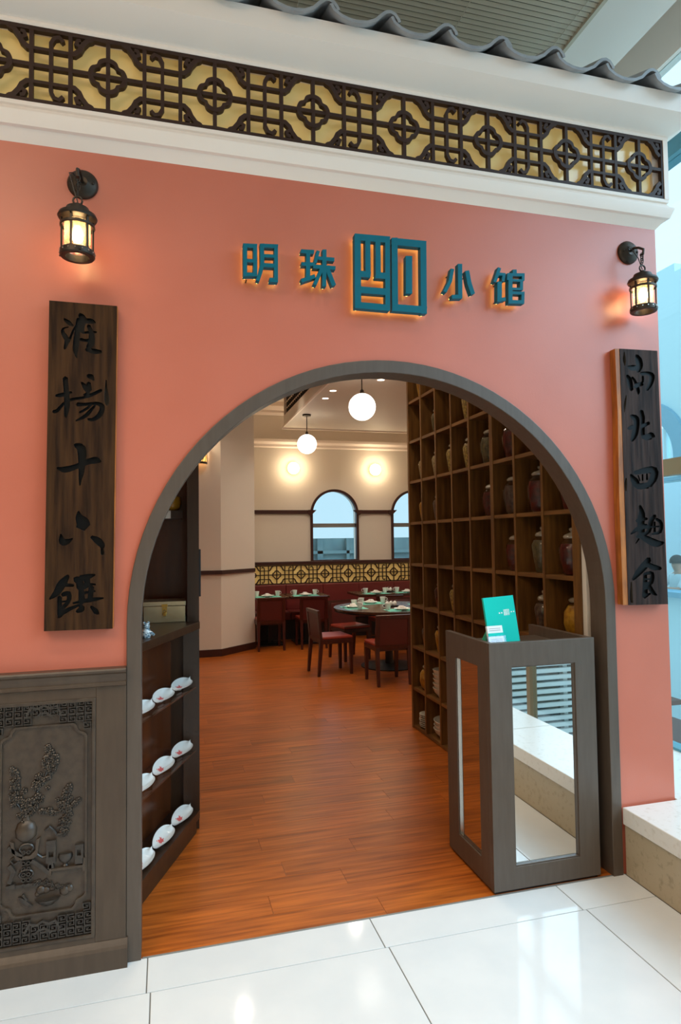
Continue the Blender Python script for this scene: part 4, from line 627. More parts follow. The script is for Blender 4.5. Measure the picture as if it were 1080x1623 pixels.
def blossoms(path, n, w, seed, r=.0078):
    rr = random.Random(seed); mb = MB()
    for k in range(int(n*1.5)):
        t = rr.random()*(len(path)-1.001); i = int(t); f = t-i; (xa, za, wa), (xb, zb, wb) = path[i], path[i+1]; ww = (wa+(wb-wa)*f)
        x = xa+(xb-xa)*f+rr.gauss(0, ww*.4); z = za+(zb-za)*f+rr.gauss(0, ww*.4); q = r*rr.uniform(.7, 1.25)
        for a in range(5): mb.ball((x+q*.8*math.cos(a*1.257+k), Y-.003, z+q*.8*math.sin(a*1.257+k)), q*.66, 6, (1, 1.6, 1))
        mb.ball((x, Y-.012, z), q*.5, 6)
    for i in range(len(path)-1): mb.tube([(path[i][0], Y-.003, path[i][1]), ((path[i][0]+path[i+1][0])/2+.004, Y-.004, (path[i][1]+path[i+1][1])/2), (path[i+1][0], Y-.003, path[i+1][1])], .0035, 5)
    return mb
obj('blossom_branch', blossoms([(-.495, .60, .03), (-.48, .645, .04), (-.45, .70, .035), (-.425, .755, .035), (-.42, .80, .02), (-.421, .845, .006)], 46, 1, 1), RELIEF, cp, world=True)
obj('blossom_branch', blossoms([(-.43, .72, .02), (-.405, .765, .016), (-.395, .80, .008)], 14, 1, 2), RELIEF, cp, world=True)
obj('blossom_branch', blossoms([(-.505, .60, .03), (-.54, .66, .025), (-.535, .73, .018), (-.541, .775, .008)], 30, 1, 3), RELIEF, cp, world=True)
obj('blossom_branch', blossoms([(-.36, .505, .012), (-.362, .56, .02), (-.365, .61, .034), (-.352, .65, .012), (-.353, .69, .005)], 34, 1, 4), RELIEF, cp, world=True)
obj('blossom_branch', blossoms([(-.445, .605, .004), (-.40, .595, .01), (-.34, .61, .012), (-.307, .64, .005)], 16, 1, 5), RELIEF, cp, world=True)
YM = Matrix.Translation((0, Y, 0)) @ Matrix.Diagonal((1, .65, 1, 1))
obj('round_vase', MB().lathe([(.02, .505), (.036, .52), (.038, .545), (.03, .568), (.014, .578), (.012, .592), (.018, .6)], 18, (-.496, 0, 0), YM), RELIEF, cp, smooth=True, world=True)
obj('draped_stand', region([[(-.548, .512), (-.535, .505), (-.53, .46), (-.51, .452), (-.48, .452), (-.462, .47), (-.458, .508), (-.446, .514), (-.45, .495), (-.455, .452), (-.468, .44), (-.525, .44), (-.54, .47), (-.545, .49)]], [], Y-.013, Y), RELIEF, cp, world=True)
dots = MB()
for r_ in range(7):
    for s in (-1, 1): dots.lathe([(.0045, 0), (.0075, 0), (.0075, .009), (.0045, .009), (.0045, 0)], 8, (-.494+s*.0085, Y-.011, .345+.02*r_), Matrix.Rotation(PI/2, 4, 'X') @ Matrix.Translation((0, 0, -.009)))
obj('fretted_stool', dots, RELIEF, cp, world=True)
for z_ in (.385, .478): obj('stool_scroll', MB().tube([(-.494+.024*math.cos(a), Y-.006, z_+.015*math.sin(a)) for a in [2*PI*i/14 for i in range(14)]], .004, 5, closed=True), RELIEF, cp, world=True)
obj('stool_foot', region([[(-.535, .338), (-.45, .338), (-.455, .35), (-.53, .35)]], [], Y-.01, Y), RELIEF, cp, world=True)
obj('scroll_roll', region([ribbon([(-.555, .49), (-.52, .46), (-.505, .45)], .012), ribbon([(-.475, .432), (-.44, .405), (-.415, .378)], .014), ribbon([(-.55, .36), (-.535, .40), (-.55, .425)], .014), ribbon([(-.56, .345), (-.53, .35)], .014)], [], Y-.013, Y), RELIEF, cp, world=True)
obj('ribbon_knot', MB().tube([(-.548, Y-.005, .44), (-.53, Y-.008, .452), (-.52, Y-.005, .435), (-.535, Y-.006, .425), (-.548, Y-.005, .44)], .004, 5).tube([(-.475, Y-.005, .445), (-.455, Y-.008, .452), (-.44, Y-.005, .438), (-.42, Y-.006, .442)], .004, 5), RELIEF, cp, world=True)
obj('low_table', region([rect(-.415, -.29, .386, .394), rect(-.415, -.407, .37, .41), rect(-.298, -.29, .372, .42)], [], Y-.014, Y), RELIEF, cp, world=True)
obj('square_jar', region([rect(-.425, -.392, .415, .497), [(-.42, .396), (-.398, .396), (-.402, .42), (-.416, .42)]], [rect(-.417, -.4, .437, .458)], Y-.014, Y), RELIEF, cp, world=True)
obj('square_jar', region([rect(-.325, -.296, .40, .47)], [rect(-.318, -.304, .43, .452)], Y-.014, Y), RELIEF, cp, world=True)
obj('bowl_on_foot', MB().lathe([(.012, .396), (.006, .402), (.022, .416), (.027, .43), (.024, .442)], 16, (-.36, 0, 0), YM), RELIEF, cp, smooth=True, world=True)
obj('leaf_curl', MB().tube([(-.43, Y-.004, .535), (-.415, Y-.008, .548), (-.40, Y-.006, .53), (-.39, Y-.007, .515), (-.37, Y-.007, .517)], .005, 6).tube([(-.39, Y-.004, .54), (-.375, Y-.007, .545), (-.365, Y-.005, .53)], .005, 6), RELIEF, cp, smooth=True, world=True)
fru = MB()
for x, z, r_ in [(-.444, .318, .017), (-.425, .315, .013), (-.362, .305, .019), (-.345, .31, .015), (-.405, .32, .012), (-.455, .305, .01)]: fru.ball((x, Y, z), r_, 12, (1, .6, 1))
obj('carved_fruit', fru, RELIEF, cp, smooth=True, world=True)
obj('fruit_leaf', blossoms([(-.46, .345, .012), (-.43, .345, .014), (-.40, .325, .012), (-.375, .318, .006), (-.34, .325, .006)], 16, 1, 9, .005), RELIEF, cp, world=True)
obj('carved_petal', region([[(-.52, .305), (-.505, .30), (-.478, .275), (-.47, .268), (-.49, .272), (-.51, .285)], ribbon([(-.505, .312), (-.49, .29)], .007)], [], Y-.009, Y), RELIEF, cp, world=True)
obj('shallow_dish', MB().lathe([(.02, .262), (.04, .278), (.045, .286)], 16, (-.42, 0, 0), YM), RELIEF, cp, smooth=True, world=True)
for o in cp.children:
    if o.name.split('.')[0] not in ('panel_board', 'outer_moulding', 'inner_moulding', 'low_table', 'round_vase', 'draped_stand', 'carved_fruit'): o.data.materials[0] = RELIEFD
# ================================================================== PODIUM
pd = thing('podium', 'brown grey open-topped podium with mirrored panels standing in the archway', 'podium', (1.7, .25, 0))
obj('front_panel', region([rect(1.4245, 1.982, .012, 1.121)], [rect(1.537, 1.873, .11, 1.008)], 0, .028), CASE, pd, world=True, bevel=.002)
fm = obj('mirror', MB().box(1.533, 1.877, .016, .02, .106, 1.012), MIRROR, pd, world=True); fm['label'] = 'tall front mirror'
obj('mirror_bead', region([rect(1.537, 1.873, .11, 1.008)], [rect(1.5415, 1.8685, .1145, 1.0035)], .006, .016), CASE, pd, world=True)
obj('left_panel', flip(region([rect(.028, .47, .012, 1.121)], [rect(.118, .354, .12, 1.0)], 1.4245, 1.4525)), CASE, pd, world=True, bevel=.002)
lm = obj('mirror', MB().box(1.44, 1.444, .112, .36, .114, 1.006), MIRROR, pd, world=True); lm['label'] = 'narrow side mirror'
obj('mirror_bead', flip(region([rect(.118, .354, .12, 1.0)], [rect(.122, .35, .124, .996)], 1.431, 1.44)), SILVER, pd, world=True)
obj('right_panel', MB().box(1.954, 1.982, .028, .53, .012, 1.121), CASE, pd, world=True, bevel=.002); obj('shelf_board', MB().box(1.4525, 1.954, .028, .47, 1.05, 1.07), CASE, pd, world=True)
obj('recessed_base', MB().box(1.434, 1.972, .012, .46, 0, .012), BLACK, pd, world=True)
# menu, card holder and loose leaflet on the podium
T = Matrix.Translation((1.59, .145, 1.0755)) @ Matrix.Rotation(-.05, 4, 'Y') @ Matrix.Rotation(.05, 4, 'Z') @ Matrix.Rotation(-.16, 4, 'X')
mn = thing('menu', 'turquoise menu with a small white seal, leaning upright on the podium', 'menu', (1.59, .15, 1.071))
obj('cover', MB().box(-.084, .084, -.004, 0, 0, .242, T), MENU, mn, world=True); obj('back_cover', MB().box(-.084, .084, .006, .009, 0, .242, T), MENU, mn, world=True); obj('pages', MB().box(-.081, .083, .0, .006, .001, .241, T), MENUP, mn, world=True)
pr = MB(); zz = .163
pr.box(.018, .049, -.0046, -.0041, zz-.014, zz+.014, T)
for x in (-.006, .007): pr.box(x-.004, x+.003, -.0046, -.0041, zz-.004, zz+.003, T)
for x in (.061, .074): pr.box(x-.003, x+.003, -.0046, -.0041, zz-.003, zz+.003, T)
obj('printed_emblem', pr, PRINT, mn, world=True)
p2 = MB()
for a, b, c_, d in ((.0215, .0225, 0, .011), (.0255, .0265, 0, .011), (.0295, .0305, 0, .011), (.021, .031, -.005, -.003), (.021, .031, -.011, -.009), (.035, .046, .009, .011), (.035, .046, -.012, -.01), (.035, .037, -.012, .011), (.044, .046, -.012, .011), (.04, .0412, -.006, .006)): p2.box(a, b, -.0052, -.0046, zz+c_, zz+d, T)
obj('printed_seal', p2, MENU, mn, world=True)
ch = thing('card_holder', 'clear acrylic holder filled with white and mint cards beside the menu', 'card holder', (1.515, .075, 1.071))
TH = Matrix.Translation((1.515, .075, 1.071)) @ Matrix.Rotation(.12, 4, 'Z') @ Matrix.Rotation(-.25, 4, 'X')
obj('acrylic_tray', MB().box(-.05, .05, -.006, -.0045, .03, .07, TH).box(-.05, .05, .016, .0175, .03, .09, TH).box(-.05, -.0485, -.006, .0175, .03, .07, TH).box(.0485, .05, -.006, .0175, .03, .07, TH).box(-.052, .052, -.012, .02, .025, .03, TH), ACRYL, ch, world=True)
obj('holder_foot', MB().box(1.462, 1.568, .06, .1, 1.0705, 1.102), ACRYL, ch, world=True)
obj('card_stack', MB().box(-.043, .043, .0, .012, .031, .118, TH), CARD, ch, world=True); obj('card_band', MB().box(-.043, .043, -.0012, -.0002, .068, .084, TH), MENU, ch, world=True)
ll = MB()
for zr in (.04, .047, .054, .095, .104): ll.box(-.034, .03, -.0012, -.0002, zr, zr+.0016, TH)
obj('card_lines', ll, GREYB, ch, world=True)
tag(obj('leaflet', MB().rprism([(1.432, 1.072), (1.50, 1.072), (1.50, 1.185)], .132, .134), GREENC), 'green folded leaflet standing at the left of the card holder', 'leaflet')
# ================================================================== CUBBY SHELF
SX, SD = 2.047, .30
vy = [2.531, 2.249, 1.956, 1.673, 1.389, 1.0735, .798, .504, .224]
rz_ = [.0, .318, .67, 1.018, 1.37, 1.722, 2.074, 2.421, 2.765, 3.11, 3.46]
cs = thing('cubby_shelf', 'tall oiled wood cubby shelf full of jars, right of the entrance', 'shelf', (SX+SD/2, 1.3, 0))
for i, y in enumerate(vy):
    w = .04 if i == 5 else (.03 if i in (0,) else .022)
    if i == len(vy)-1: obj('end_post', MB().box(SX-.006, SX+SD, .175, .233, 0, 3.5), CUBBY, cs, world=True)
    elif i == 0: obj('side_panel', MB().box(SX-.006, SX+SD, y-.015, y+.015, 0, 3.5), CUBBY, cs, world=True)
    else: obj('divider', MB().box(SX-.004, SX+SD, y-w/2, y+w/2, .026, 3.5), CUBBY, cs, world=True)
for z in rz_: obj('shelf_board', MB().box(SX, SX+SD, .233, 2.516, z+.004, z+.027), CUBBYB, cs, world=True)
obj('back_panel', MB().box(SX+SD, SX+SD+.012, .175, 2.546, 0, 3.5), CUBBY, cs, world=True)
JG = thin_glass('jar_glass', (250, 250, 246), .03)
JC = {'red': pm('red_pickle', (92, 20, 14), .3, c2=(48, 14, 10), scale=30), 'dark': pm('dark_preserve', (58, 34, 28), .35, c2=(92, 74, 60), scale=40), 'gold': pm('golden_preserve', (190, 140, 40), .35, c2=(140, 92, 20), scale=30), 'green': pm('olive_preserve', (92, 82, 50), .4, c2=(58, 52, 34), scale=45), 'pale': pm('pale_grain', (160, 138, 98), .5, c2=(118, 96, 64), scale=60), 'speckle': pm('speckled_beans', (176, 146, 70), .5, c2=(84, 62, 32), scale=70)}
LIDM = pm('grey_glass_lid', (150, 140, 122), .15, coat=.5)
JP = {'shouldered': [(.045, 0), (.056, .012), (.066, .08), (.07, .13), (.062, .165), (.046, .18), (.044, .192)], 'slim': [(.038, 0), (.042, .01), (.055, .09), (.062, .15), (.05, .178), (.036, .186), (.036, .196)], 'round': [(.05, 0), (.07, .02), (.085, .08), (.082, .14), (.06, .175), (.05, .18), (.05, .19)]}
def jar(c, r, kind, shape, sc, label):
    y = (vy[c]+vy[c+1])/2; z = rz_[r]+.0275; x = SX+(.125 if shape == 'round' and c == 7 else .09)
    t = thing('glass_jar', label, 'jar', (x, y, z), group='preserve jars in the cubby shelf')
    P = [(a*sc, b*sc) for a, b in JP[shape]]; rib = .035 if shape == 'shouldered' else 0
    obj('glass_body', MB().lathe([(a, b) for a, b in P], 28, rib=rib, ribn=14), JG, t, smooth=True)
    fillp = [(a*.94, b*.95+.003) for a, b in P[:-2]]
    obj('contents', MB().lathe(fillp, 24, rib=rib, ribn=14), JC[kind], t, smooth=True)
    h = P[-1][1]; q = P[-1][0]
    obj('lid', MB().lathe([(q*1.05, h-.004), (q*1.12, h+.006), (q*.95, h+.016), (q*.5, h+.024), (q*.22, h+.03), (q*.4, h+.04), (q*.38, h+.05), (q*.12, h+.056), (0, h+.056)], 20), LIDM, t, smooth=True)
    return t
RW = ['lowest', 'second', 'third', 'fourth', 'fifth', 'sixth', 'seventh', 'eighth', 'ninth']; CN = ['first', 'second', 'third', 'fourth', 'fifth', 'sixth', 'seventh', 'eighth']
KN = {'red': 'red pickles', 'dark': 'dark preserve', 'gold': 'golden preserve', 'green': 'olive preserve', 'pale': 'pale grain', 'speckle': 'speckled beans'}
for c, r, kind, shape, sc in [(0, 8, 'gold', 'slim', 1.05), (3, 7, 'speckle', 'slim', 1.08), (1, 7, 'green', 'slim', .95), (0, 6, 'pale', 'slim', .95), (1, 6, 'pale', 'slim', .98), (2, 6, 'speckle', 'slim', 1.05), (3, 6, 'speckle', 'slim', 1.05), (4, 6, 'green', 'shouldered', 1.1), (5, 6, 'red', 'shouldered', 1.1),
    (0, 5, 'gold', 'slim', .95), (1, 5, 'dark', 'slim', .95), (4, 5, 'red', 'shouldered', 1.0), (5, 5, 'dark', 'shouldered', 1.12), (6, 5, 'red', 'shouldered', 1.15), (7, 5, 'red', 'slim', 1.1),
    (5, 4, 'red', 'shouldered', 1.02), (6, 4, 'green', 'slim', 1.1), (7, 4, 'red', 'shouldered', 1.05), (1, 3, 'red', 'slim', .95), (2, 3, 'speckle', 'slim', .98), (6, 3, 'dark', 'slim', 1.0), (7, 3, 'gold', 'round', 1.1), (1, 2, 'gold', 'slim', 1.0), (0, 2, 'dark', 'slim', .9), (0, 1, 'gold', 'round', .95)]:
    sh = {'slim': 'slim', 'shouldered': 'ribbed', 'round': 'round'}[shape]
    jar(c, r, kind, shape, sc, '%s glass jar of %s, %s shelf row up, %s column from the far end' % (sh, KN[kind], RW[r], CN[c]))
# stacked crockery in the two lowest rows
plate_bm = lambda r: MB().lathe([(0, .003), (r*.5, .003), (r*.55, 0), (r*.62, 0), (r*.66, .006), (r, .02), (r*.99, .023), (r*.62, .011), (0, .009)], 28)
bowl_bm = lambda r: MB().lathe([(0, .006), (r*.42, .006), (r*.44, 0), (r*.5, 0), (r*.52, .01), (r*.85, .04), (r, .075), (r*.97, .076), (r*.8, .045), (r*.45, .015), (0, .012)], 28)
def stack(c, r, mk, n, rad, step, name, cat, where, tilt=0):
    y = (vy[c]+vy[c+1])/2; z = rz_[r]+.0275; x = SX+rad+.008; base = None
    ORD = ['lowest', 'second', 'third', 'fourth', 'fifth', 'sixth', 'seventh', 'eighth', 'ninth', 'tenth']
    for k in range(n):
        lab = 'cream %s %s in the %s' % (cat, ('topmost' if k == n-1 else ORD[k]+' from the bottom'), where)
        if base is None: base = tag(obj(name, mk(rad), PLATEC, smooth=True), lab, cat, 'crockery stacked in the cubby shelf'); base.location = (x, y, z)
        else:
            o = base.copy(); COL.objects.link(o); o.location = (x+random.uniform(-.004, .004), y+random.uniform(-.004, .004), z+step*k); o['label'] = lab
        if tilt and k == n-1 and k: o.rotation_euler = (tilt, 0, 0); o.location.z += rad*abs(math.sin(tilt))*.35
stack(1, 1, bowl_bm, 5, .088, .036, 'bowl', 'bowl', 'stack of the second column, second row')
stack(2, 1, bowl_bm, 5, .088, .036, 'bowl', 'bowl', 'stack of the third column, second row')
stack(1, 0, bowl_bm, 3, .10, .03, 'bowl', 'bowl', 'big bowls of the second column, lowest row', .12)
stack(0, 0, plate_bm, 7, .085, .016, 'plate', 'plate', 'plate stack of the first column, lowest row')
# ================================================================== LEFT DISPLAY CABINET
a0 = Vector((-.091, .402, 0)); cu = Vector((.37952, .92518, 0)); cn = Vector((.92518, -.37952, 0))
CT = Matrix((( cu.x, cn.x, 0, a0.x), (cu.y, cn.y, 0, a0.y), (0, 0, 1, 0), (0, 0, 0, 1)))       # local x along the front, y towards the room
cb = thing('display_cabinet', 'dark walnut display cabinet with glass shelves left of the entrance', 'cabinet', (-.05, .75, 0))
cbx = lambda u0, u1, o0, o1, z0, z1: MB().box(u0, u1, o0, o1, z0, z1, CT)
U0, U1 = -.27, .697
obj('kick_plinth', cbx(U0, U1-.012, -.30, 0, 0, .075), CAB, cb, world=True); obj('bottom_board', cbx(U0, U1, -.30, .015, .075, .118), CAB, cb, world=True)
obj('lower_back', cbx(U0, U1, -.155, -.14, .118, 1.115), CABR, cb, world=True)
ctop = [tuple((CT @ Vector(p)).xy) for p in ((U0, .018, 0), (U1, .018, 0))]+[(.19, 1.42), (-.32, 1.42), (-.32, .2)]
obj('counter_top', MB().prism(ctop[::-1] if area2(ctop) < 0 else ctop, 1.115, 1.155), CAB, cb, world=True, bevel=.002)
obj('corner_post', MB().prism([(.10, 1.045), (.187, 1.041), (.187, 1.085), (.02, 1.105), (.02, 1.075), (.10, 1.06)], .118, 1.115), CAB, cb, world=True)
obj('upper_post', MB().prism([(.122, 1.05), (.187, 1.045), (.187, 1.085), (.122, 1.085)], 1.155, 2.45), CAB, cb, world=True)
obj('side_panel', MB().box(.168, .187, 1.085, 1.42, 0, 2.45), CAB, cb, world=True); obj('upper_back', MB().box(-.32, .168, 1.40, 1.42, 1.155, 2.45), CABR, cb, world=True)
obj('cornice', MB().box(-.32, .187, 1.04, 1.42, 2.40, 2.45), CAB, cb, world=True)
ph = MB()
for z in (.55, .62, .70, .76, .86, .92, .35, .28, .2):
    for x in (.118, .168): ph.ball((x, 1.0405, z), .0035, 6, (1, .4, 1))
obj('pin_holes', ph, DARKV, cb, world=True)
obj('upper_shelf', MB().box(-.06, .104, 1.27, 1.40, 1.742, 1.79), CAB, cb, world=True)
obj('door_handle', MB().box(.187, .2, 1.1, 1.13, 1.29, 1.56), BLACK, cb, world=True, bevel=.003)
for z in (.806, .462):
    gs = obj('glass_shelf', cbx(U0, U1-.045, -.14, .012, z-.008, z), GLASS, cb, world=True); gs['label'] = 'clear glass shelf'
    obj('shelf_clip', cbx(U1-.06, U1-.035, -.02, -.01, z-.014, z-.008), SILVER, cb, world=True)
tag(obj('pot', MB().lathe([(.03, 0), (.045, .015), (.055, .045), (.052, .075), (.045, .085), (.04, .085), (.045, .06), (0, .02)], 20, (.045, 1.335, 1.7905)), YELLOWP, smooth=True), 'yellow glazed pot on the high shelf of the walnut cabinet', 'pot')
tag(obj('price_card', MB().box(-.03, .035, 1.262, 1.268, 1.742, 1.79), CARD), 'small white card propped before the high cabinet shelf', 'card')
# leaf dishes
def dishmat():
    m, N, L, P = nt('blossom_porcelain'); P.inputs['Roughness'].default_value = .12
    tc = N.new('ShaderNodeTexCoord'); mp = N.new('ShaderNodeMapping'); mp.inputs['Location'].default_value = (.0, 0, 0); mp.inputs['Scale'].default_value = (15, 30, 0); L.new(tc.outputs['Object'], mp.inputs[0])
    le = N.new('ShaderNodeVectorMath'); le.operation = 'LENGTH'; L.new(mp.outputs[0], le.inputs[0]); no = N.new('ShaderNodeTexNoise'); no.inputs['Scale'].default_value = 90; L.new(tc.outputs['Object'], no.inputs['Vector'])
    ad = N.new('ShaderNodeMath'); ad.operation = 'ADD'; L.new(le.outputs['Value'], ad.inputs[0]); L.new(no.outputs['Fac'], ad.inputs[1])
    cr = N.new('ShaderNodeValToRGB'); cr.color_ramp.elements[0].position = .9; cr.color_ramp.elements[0].color = lin(226, 104, 100); cr.color_ramp.elements[1].position = 1.5; cr.color_ramp.elements[1].color = lin(238, 236, 230); L.new(ad.outputs[0], cr.inputs[0]); L.new(cr.outputs[0], P.inputs['Base Color'])
    return m
DISH = dishmat()
def dish_bm():
    mb = MB(); n, m = 22, 10; L_, Wd = .118, .041; top = []
    for s, dz in ((0, 0), (1, -.003)):
        vs = []
        for i in range(n+1):
            u = -1+2*i/n; w = Wd*1.02*((1+u)/2)**.72*((1-u)/2)**.42*1.98+.0008
            for j in range(m+1):
                v = -1+2*j/m; e = max(abs(u)**3, abs(v)**2.4)
                z = .005+.024*e+.022*max(0, u-.72)*(1-abs(v))*2.5+dz
                vs.append((u*L_, v*w, z))
        top.append(vs)
    k = m+1; N_ = len(top[0])
    fs = [(i*k+j, (i+1)*k+j, (i+1)*k+j+1, i*k+j+1) for i in range(n) for j in range(m)]
    ed = [(i*k) for i in range(n+1)]+[n*k+j for j in range(1, m+1)]+[i*k+m for i in range(n-1, -1, -1)]+[j for j in range(m-1, 0, -1)]
    mb.add(top[0]+top[1], fs+[tuple(q+N_ for q in f[::-1]) for f in fs]+[(ed[i], ed[i-1], ed[i-1]+N_, ed[i]+N_) for i in range(len(ed))])
    return mb
dd = obj('dish', dish_bm(), DISH, smooth=True); first = True
ft = obj('foot_ring', MB().lathe([(.012, -.004), (.018, -.004), (.018, .004), (.012, .004), (.012, -.004)], 14, (0, 0, 0), Matrix.Diagonal((1.5, .7, 1, 1))), PORC, dd)
for z, row in ((.806, 'upper glass shelf'), (.462, 'lower glass shelf'), (.118, 'bottom board of the cabinet')):
    for u, pos in ((.535, 'farthest'), (.285, 'middle'), (.04, 'nearest')):
        p = CT @ Vector((u, -.04, z+.0005)); lab = 'white leaf dish with pink blossom, %s on the %s' % (pos, row)
        ang = math.atan2(cu.y, cu.x)+.03*(1 if u < .3 else -1)
        if first: o = dd; first = False
        else:
            o = dd.copy(); COL.objects.link(o); c = ft.copy(); COL.objects.link(c); c.parent = o
        o.location = p; o.rotation_euler = (.36, 0, ang); o.location.z += .0145; tag(o, lab, 'dish', 'leaf dishes in the cabinet')
# tin box and figurine
bx = thing('lock_box', 'brushed tin box with a brass padlock on the cabinet counter', 'box', (0, 1.15, 1.156))
obj('body', MB().box(-.112, .112, 1.06, 1.25, 1.156, 1.246), TIN, bx, world=True, bevel=.002); obj('lid', MB().box(-.115, .115, 1.057, 1.253, 1.247, 1.272), TIN, bx, world=True, bevel=.003)
obj('hasp', MB().box(-.016, .016, 1.05, 1.057, 1.243, 1.258), BRASS, bx, world=True); obj('hasp_plate', MB().box(-.012, .012, 1.055, 1.06, 1.205, 1.24), BRASS, bx, world=True)
pdl = obj('padlock', MB().box(-.009, .009, 1.045, 1.053, 1.192, 1.212), BRASS, bx, world=True, bevel=.002); obj('shackle', MB().tube([(-.006, 1.049, 1.21), (-.006, 1.049, 1.222), (0, 1.049, 1.227), (.006, 1.049, 1.222), (.006, 1.049, 1.21)], .0018, 6), SILVER, pdl, world=True)
fg = thing('figurine', 'small blue grey striped animal figurine by the arch casing', 'figurine', (-.075, .50, 1.155))
obj('figure', MB().lathe([(.018, 0), (.022, .012), (.018, .035), (.012, .045)], 14, (-.083, .505, 1.156)).ball((-.083, .50, 1.21), .016, 12).ball((-.093, .5, 1.226), .006, 8).ball((-.073, .5, 1.226), .006, 8), FIGB, fg, smooth=True, world=True)
obj('striped_tail', MB().tube([(-.075, .50, 1.185), (-.06, .498, 1.176), (-.047, .497, 1.166)], [.008, .008, .007], 10), FIGB, fg, smooth=True, world=True)
# ================================================================== DINING ROOM
ANG = math.radians
def make_chair(label, loc, rz):
    t = thing('dining_chair', label, 'chair', (0, 0, 0), group='mahogany dining chairs')
    obj('seat_frame', MB().box(-.205, .205, -.2, .2, .375, .425), CHAIRW, t, bevel=.004); obj('seat_cushion', MB().box(-.2, .2, -.19, .198, .425, .46), CHAIRL, t, bevel=.012)
    RB = Matrix.Translation((0, -.2, .40)) @ Matrix.Rotation(.1, 4, 'X')
    bf = obj('back_frame', region([rect(-.21, .21, 0, .375)], [rect(-.165, .165, .04, .335)], -.018, .012, MB()), CHAIRW, t); bf.data.transform(RB)
    obj('back_pad', MB().box(-.168, .168, -.012, .016, .036, .338, RB), CHAIRB, t, bevel=.006)
    for s in (-1, 1):
        lg = MB(); a, b = .022, .015
        for y, zt in ((.178, .375),):
            x = s*.183; lg.add([(x-a, y-a, zt), (x+a, y-a, zt), (x+a, y+a, zt), (x-a, y+a, zt), (x-b, y-b+.005, 0), (x+b, y-b+.005, 0), (x+b, y+b+.005, 0), (x-b, y+b+.005, 0)], [(0, 1, 2, 3), (7, 6, 5, 4), (0, 4, 5, 1), (1, 5, 6, 2), (2, 6, 7, 3), (3, 7, 4, 0)])
        obj('leg', lg, CHAIRW, t)
        lr = MB(); x = s*.187; lr.add([(x-a, -.2-a, .42), (x+a, -.2-a, .42), (x+a, -.2+a, .42), (x-a, -.2+a, .42), (x-b, -.235-b, 0), (x+b, -.235-b, 0), (x+b, -.235+b, 0), (x-b, -.235+b, 0)], [(0, 1, 2, 3), (7, 6, 5, 4), (0, 4, 5, 1), (1, 5, 6, 2), (2, 6, 7, 3), (3, 7, 4, 0)])
        obj('leg', lr, CHAIRW, t)
    t.location = loc; t.rotation_euler = (0, 0, rz)
    return t
c0 = make_chair('mahogany chair seen from the side, left of the round table', (1.965, 4.985, 0), -PI/2+.11)
dup(c0, (2.43, 4.285, 0), .02, 'mahogany chair with its back to the entrance before the round table')
dup(c0, (2.43, 5.78, 0), PI+.25, 'mahogany chair facing the entrance behind the round table')
dup(c0, (3.2, 5.85, 0), PI-.35, 'mahogany chair behind the round table, partly hidden by the cubby shelf')
dup(c0, (1.505, 6.95, 0), 0, 'mahogany chair pushed up to the square table against the column')
dup(c0, (2.14, 6.93, 0), 0, 'mahogany chair at the square table left of the round one')
dup(c0, (3.24, 6.66, 0), .0, 'mahogany chair at the far right square table behind the round one')
rt = thing('round_table', 'round dark dining table laid with mint mats in the middle', 'table', (2.76, 5.14, 0))
obj('tabletop', MB().lathe([(0, .715), (.66, .715), (.70, .722), (.705, .735), (.70, .75), (0, .75)], 48), TABLE, rt, smooth=True); obj('edge_band', MB().lathe([(.66, .70), (.69, .704), (.69, .716), (.66, .716)], 48), BLACK, rt)
obj('column', MB().lathe([(.05, .02), (.05, .715)], 20), BLACK, rt, smooth=True); obj('base', MB().lathe([(0, 0), (.36, 0), (.36, .012), (.08, .035), (0, .035)], 36), BLACK, rt, smooth=True)
def sq_table(label, x0, x1, y0, y1):
    t = thing('square_table', label, 'table', ((x0+x1)/2, (y0+y1)/2, 0), group='square tables along the banquette')
    obj('tabletop', MB().box(x0, x1, y0, y1, .715, .75), TABLE, t, world=True, bevel=.003)
    cx, cy = (x0+x1)/2, (y0+y1)/2
    obj('column', MB().box(cx-.035, cx+.035, cy-.035, cy+.035, .02, .715), BLACK, t, world=True); obj('base', MB().box(cx-.2, cx+.2, cy-.22, cy+.22, 0, .02), BLACK, t, world=True)
    return t
sq_table('square dark table beside the column, laid for breakfast', 1.33, 1.84, 7.03, 7.72)
sq_table('square dark table between the column table and the right one', 1.86, 2.47, 7.03, 7.72)
sq_table('square dark table at the far right under the lattice band', 2.93, 4.0, 6.92, 7.66)
bo = thing('banquette', 'long burgundy leather banquette along the back wall', 'bench', (3, 8, 0))
for i in range(5):
    xa = 1.33+.64*i; obj('seat_cushion', MB().box(xa+.002, xa+.638, 7.62, 8.05, .33, .45), BOOTH, bo, world=True, bevel=.015)
    obj('back_cushion', MB().box(xa+.001, xa+.639, 8.04, 8.14, .45, .868), BOOTH, bo, world=True, bevel=.012)
obj('base', MB().box(1.33, 4.53, 7.74, 8.05, 0, .33), BLACK, bo, world=True); obj('back_board', MB().box(1.33, 4.53, 8.14, 8.18, 0, .862), DTRIM, bo, world=True)
ou = thing('power_outlet', 'white power outlet on the dark banquette base', 'outlet', (2.33, 7.74, .13)); obj('plate', MB().box(2.295, 2.365, 7.732, 7.74, .1, .2), PORC, ou, world=True, bevel=.002); obj('socket', MB().box(2.31, 2.35, 7.73, 7.732, .13, .17), GREYB, ou, world=True)
bf = thing('banquette_frieze', 'dark fretwork band with gold backing above the banquette', 'frieze', (3, 8.15, .87))
lattice(bf, 1.33, 4.3, 1.03, .322, 1.41, .42, 8.125, .02, False); obj('backing_panel', MB().box(1.33, 4.3, 8.16, 8.175, .87, 1.19), GOLD, bf, world=True)
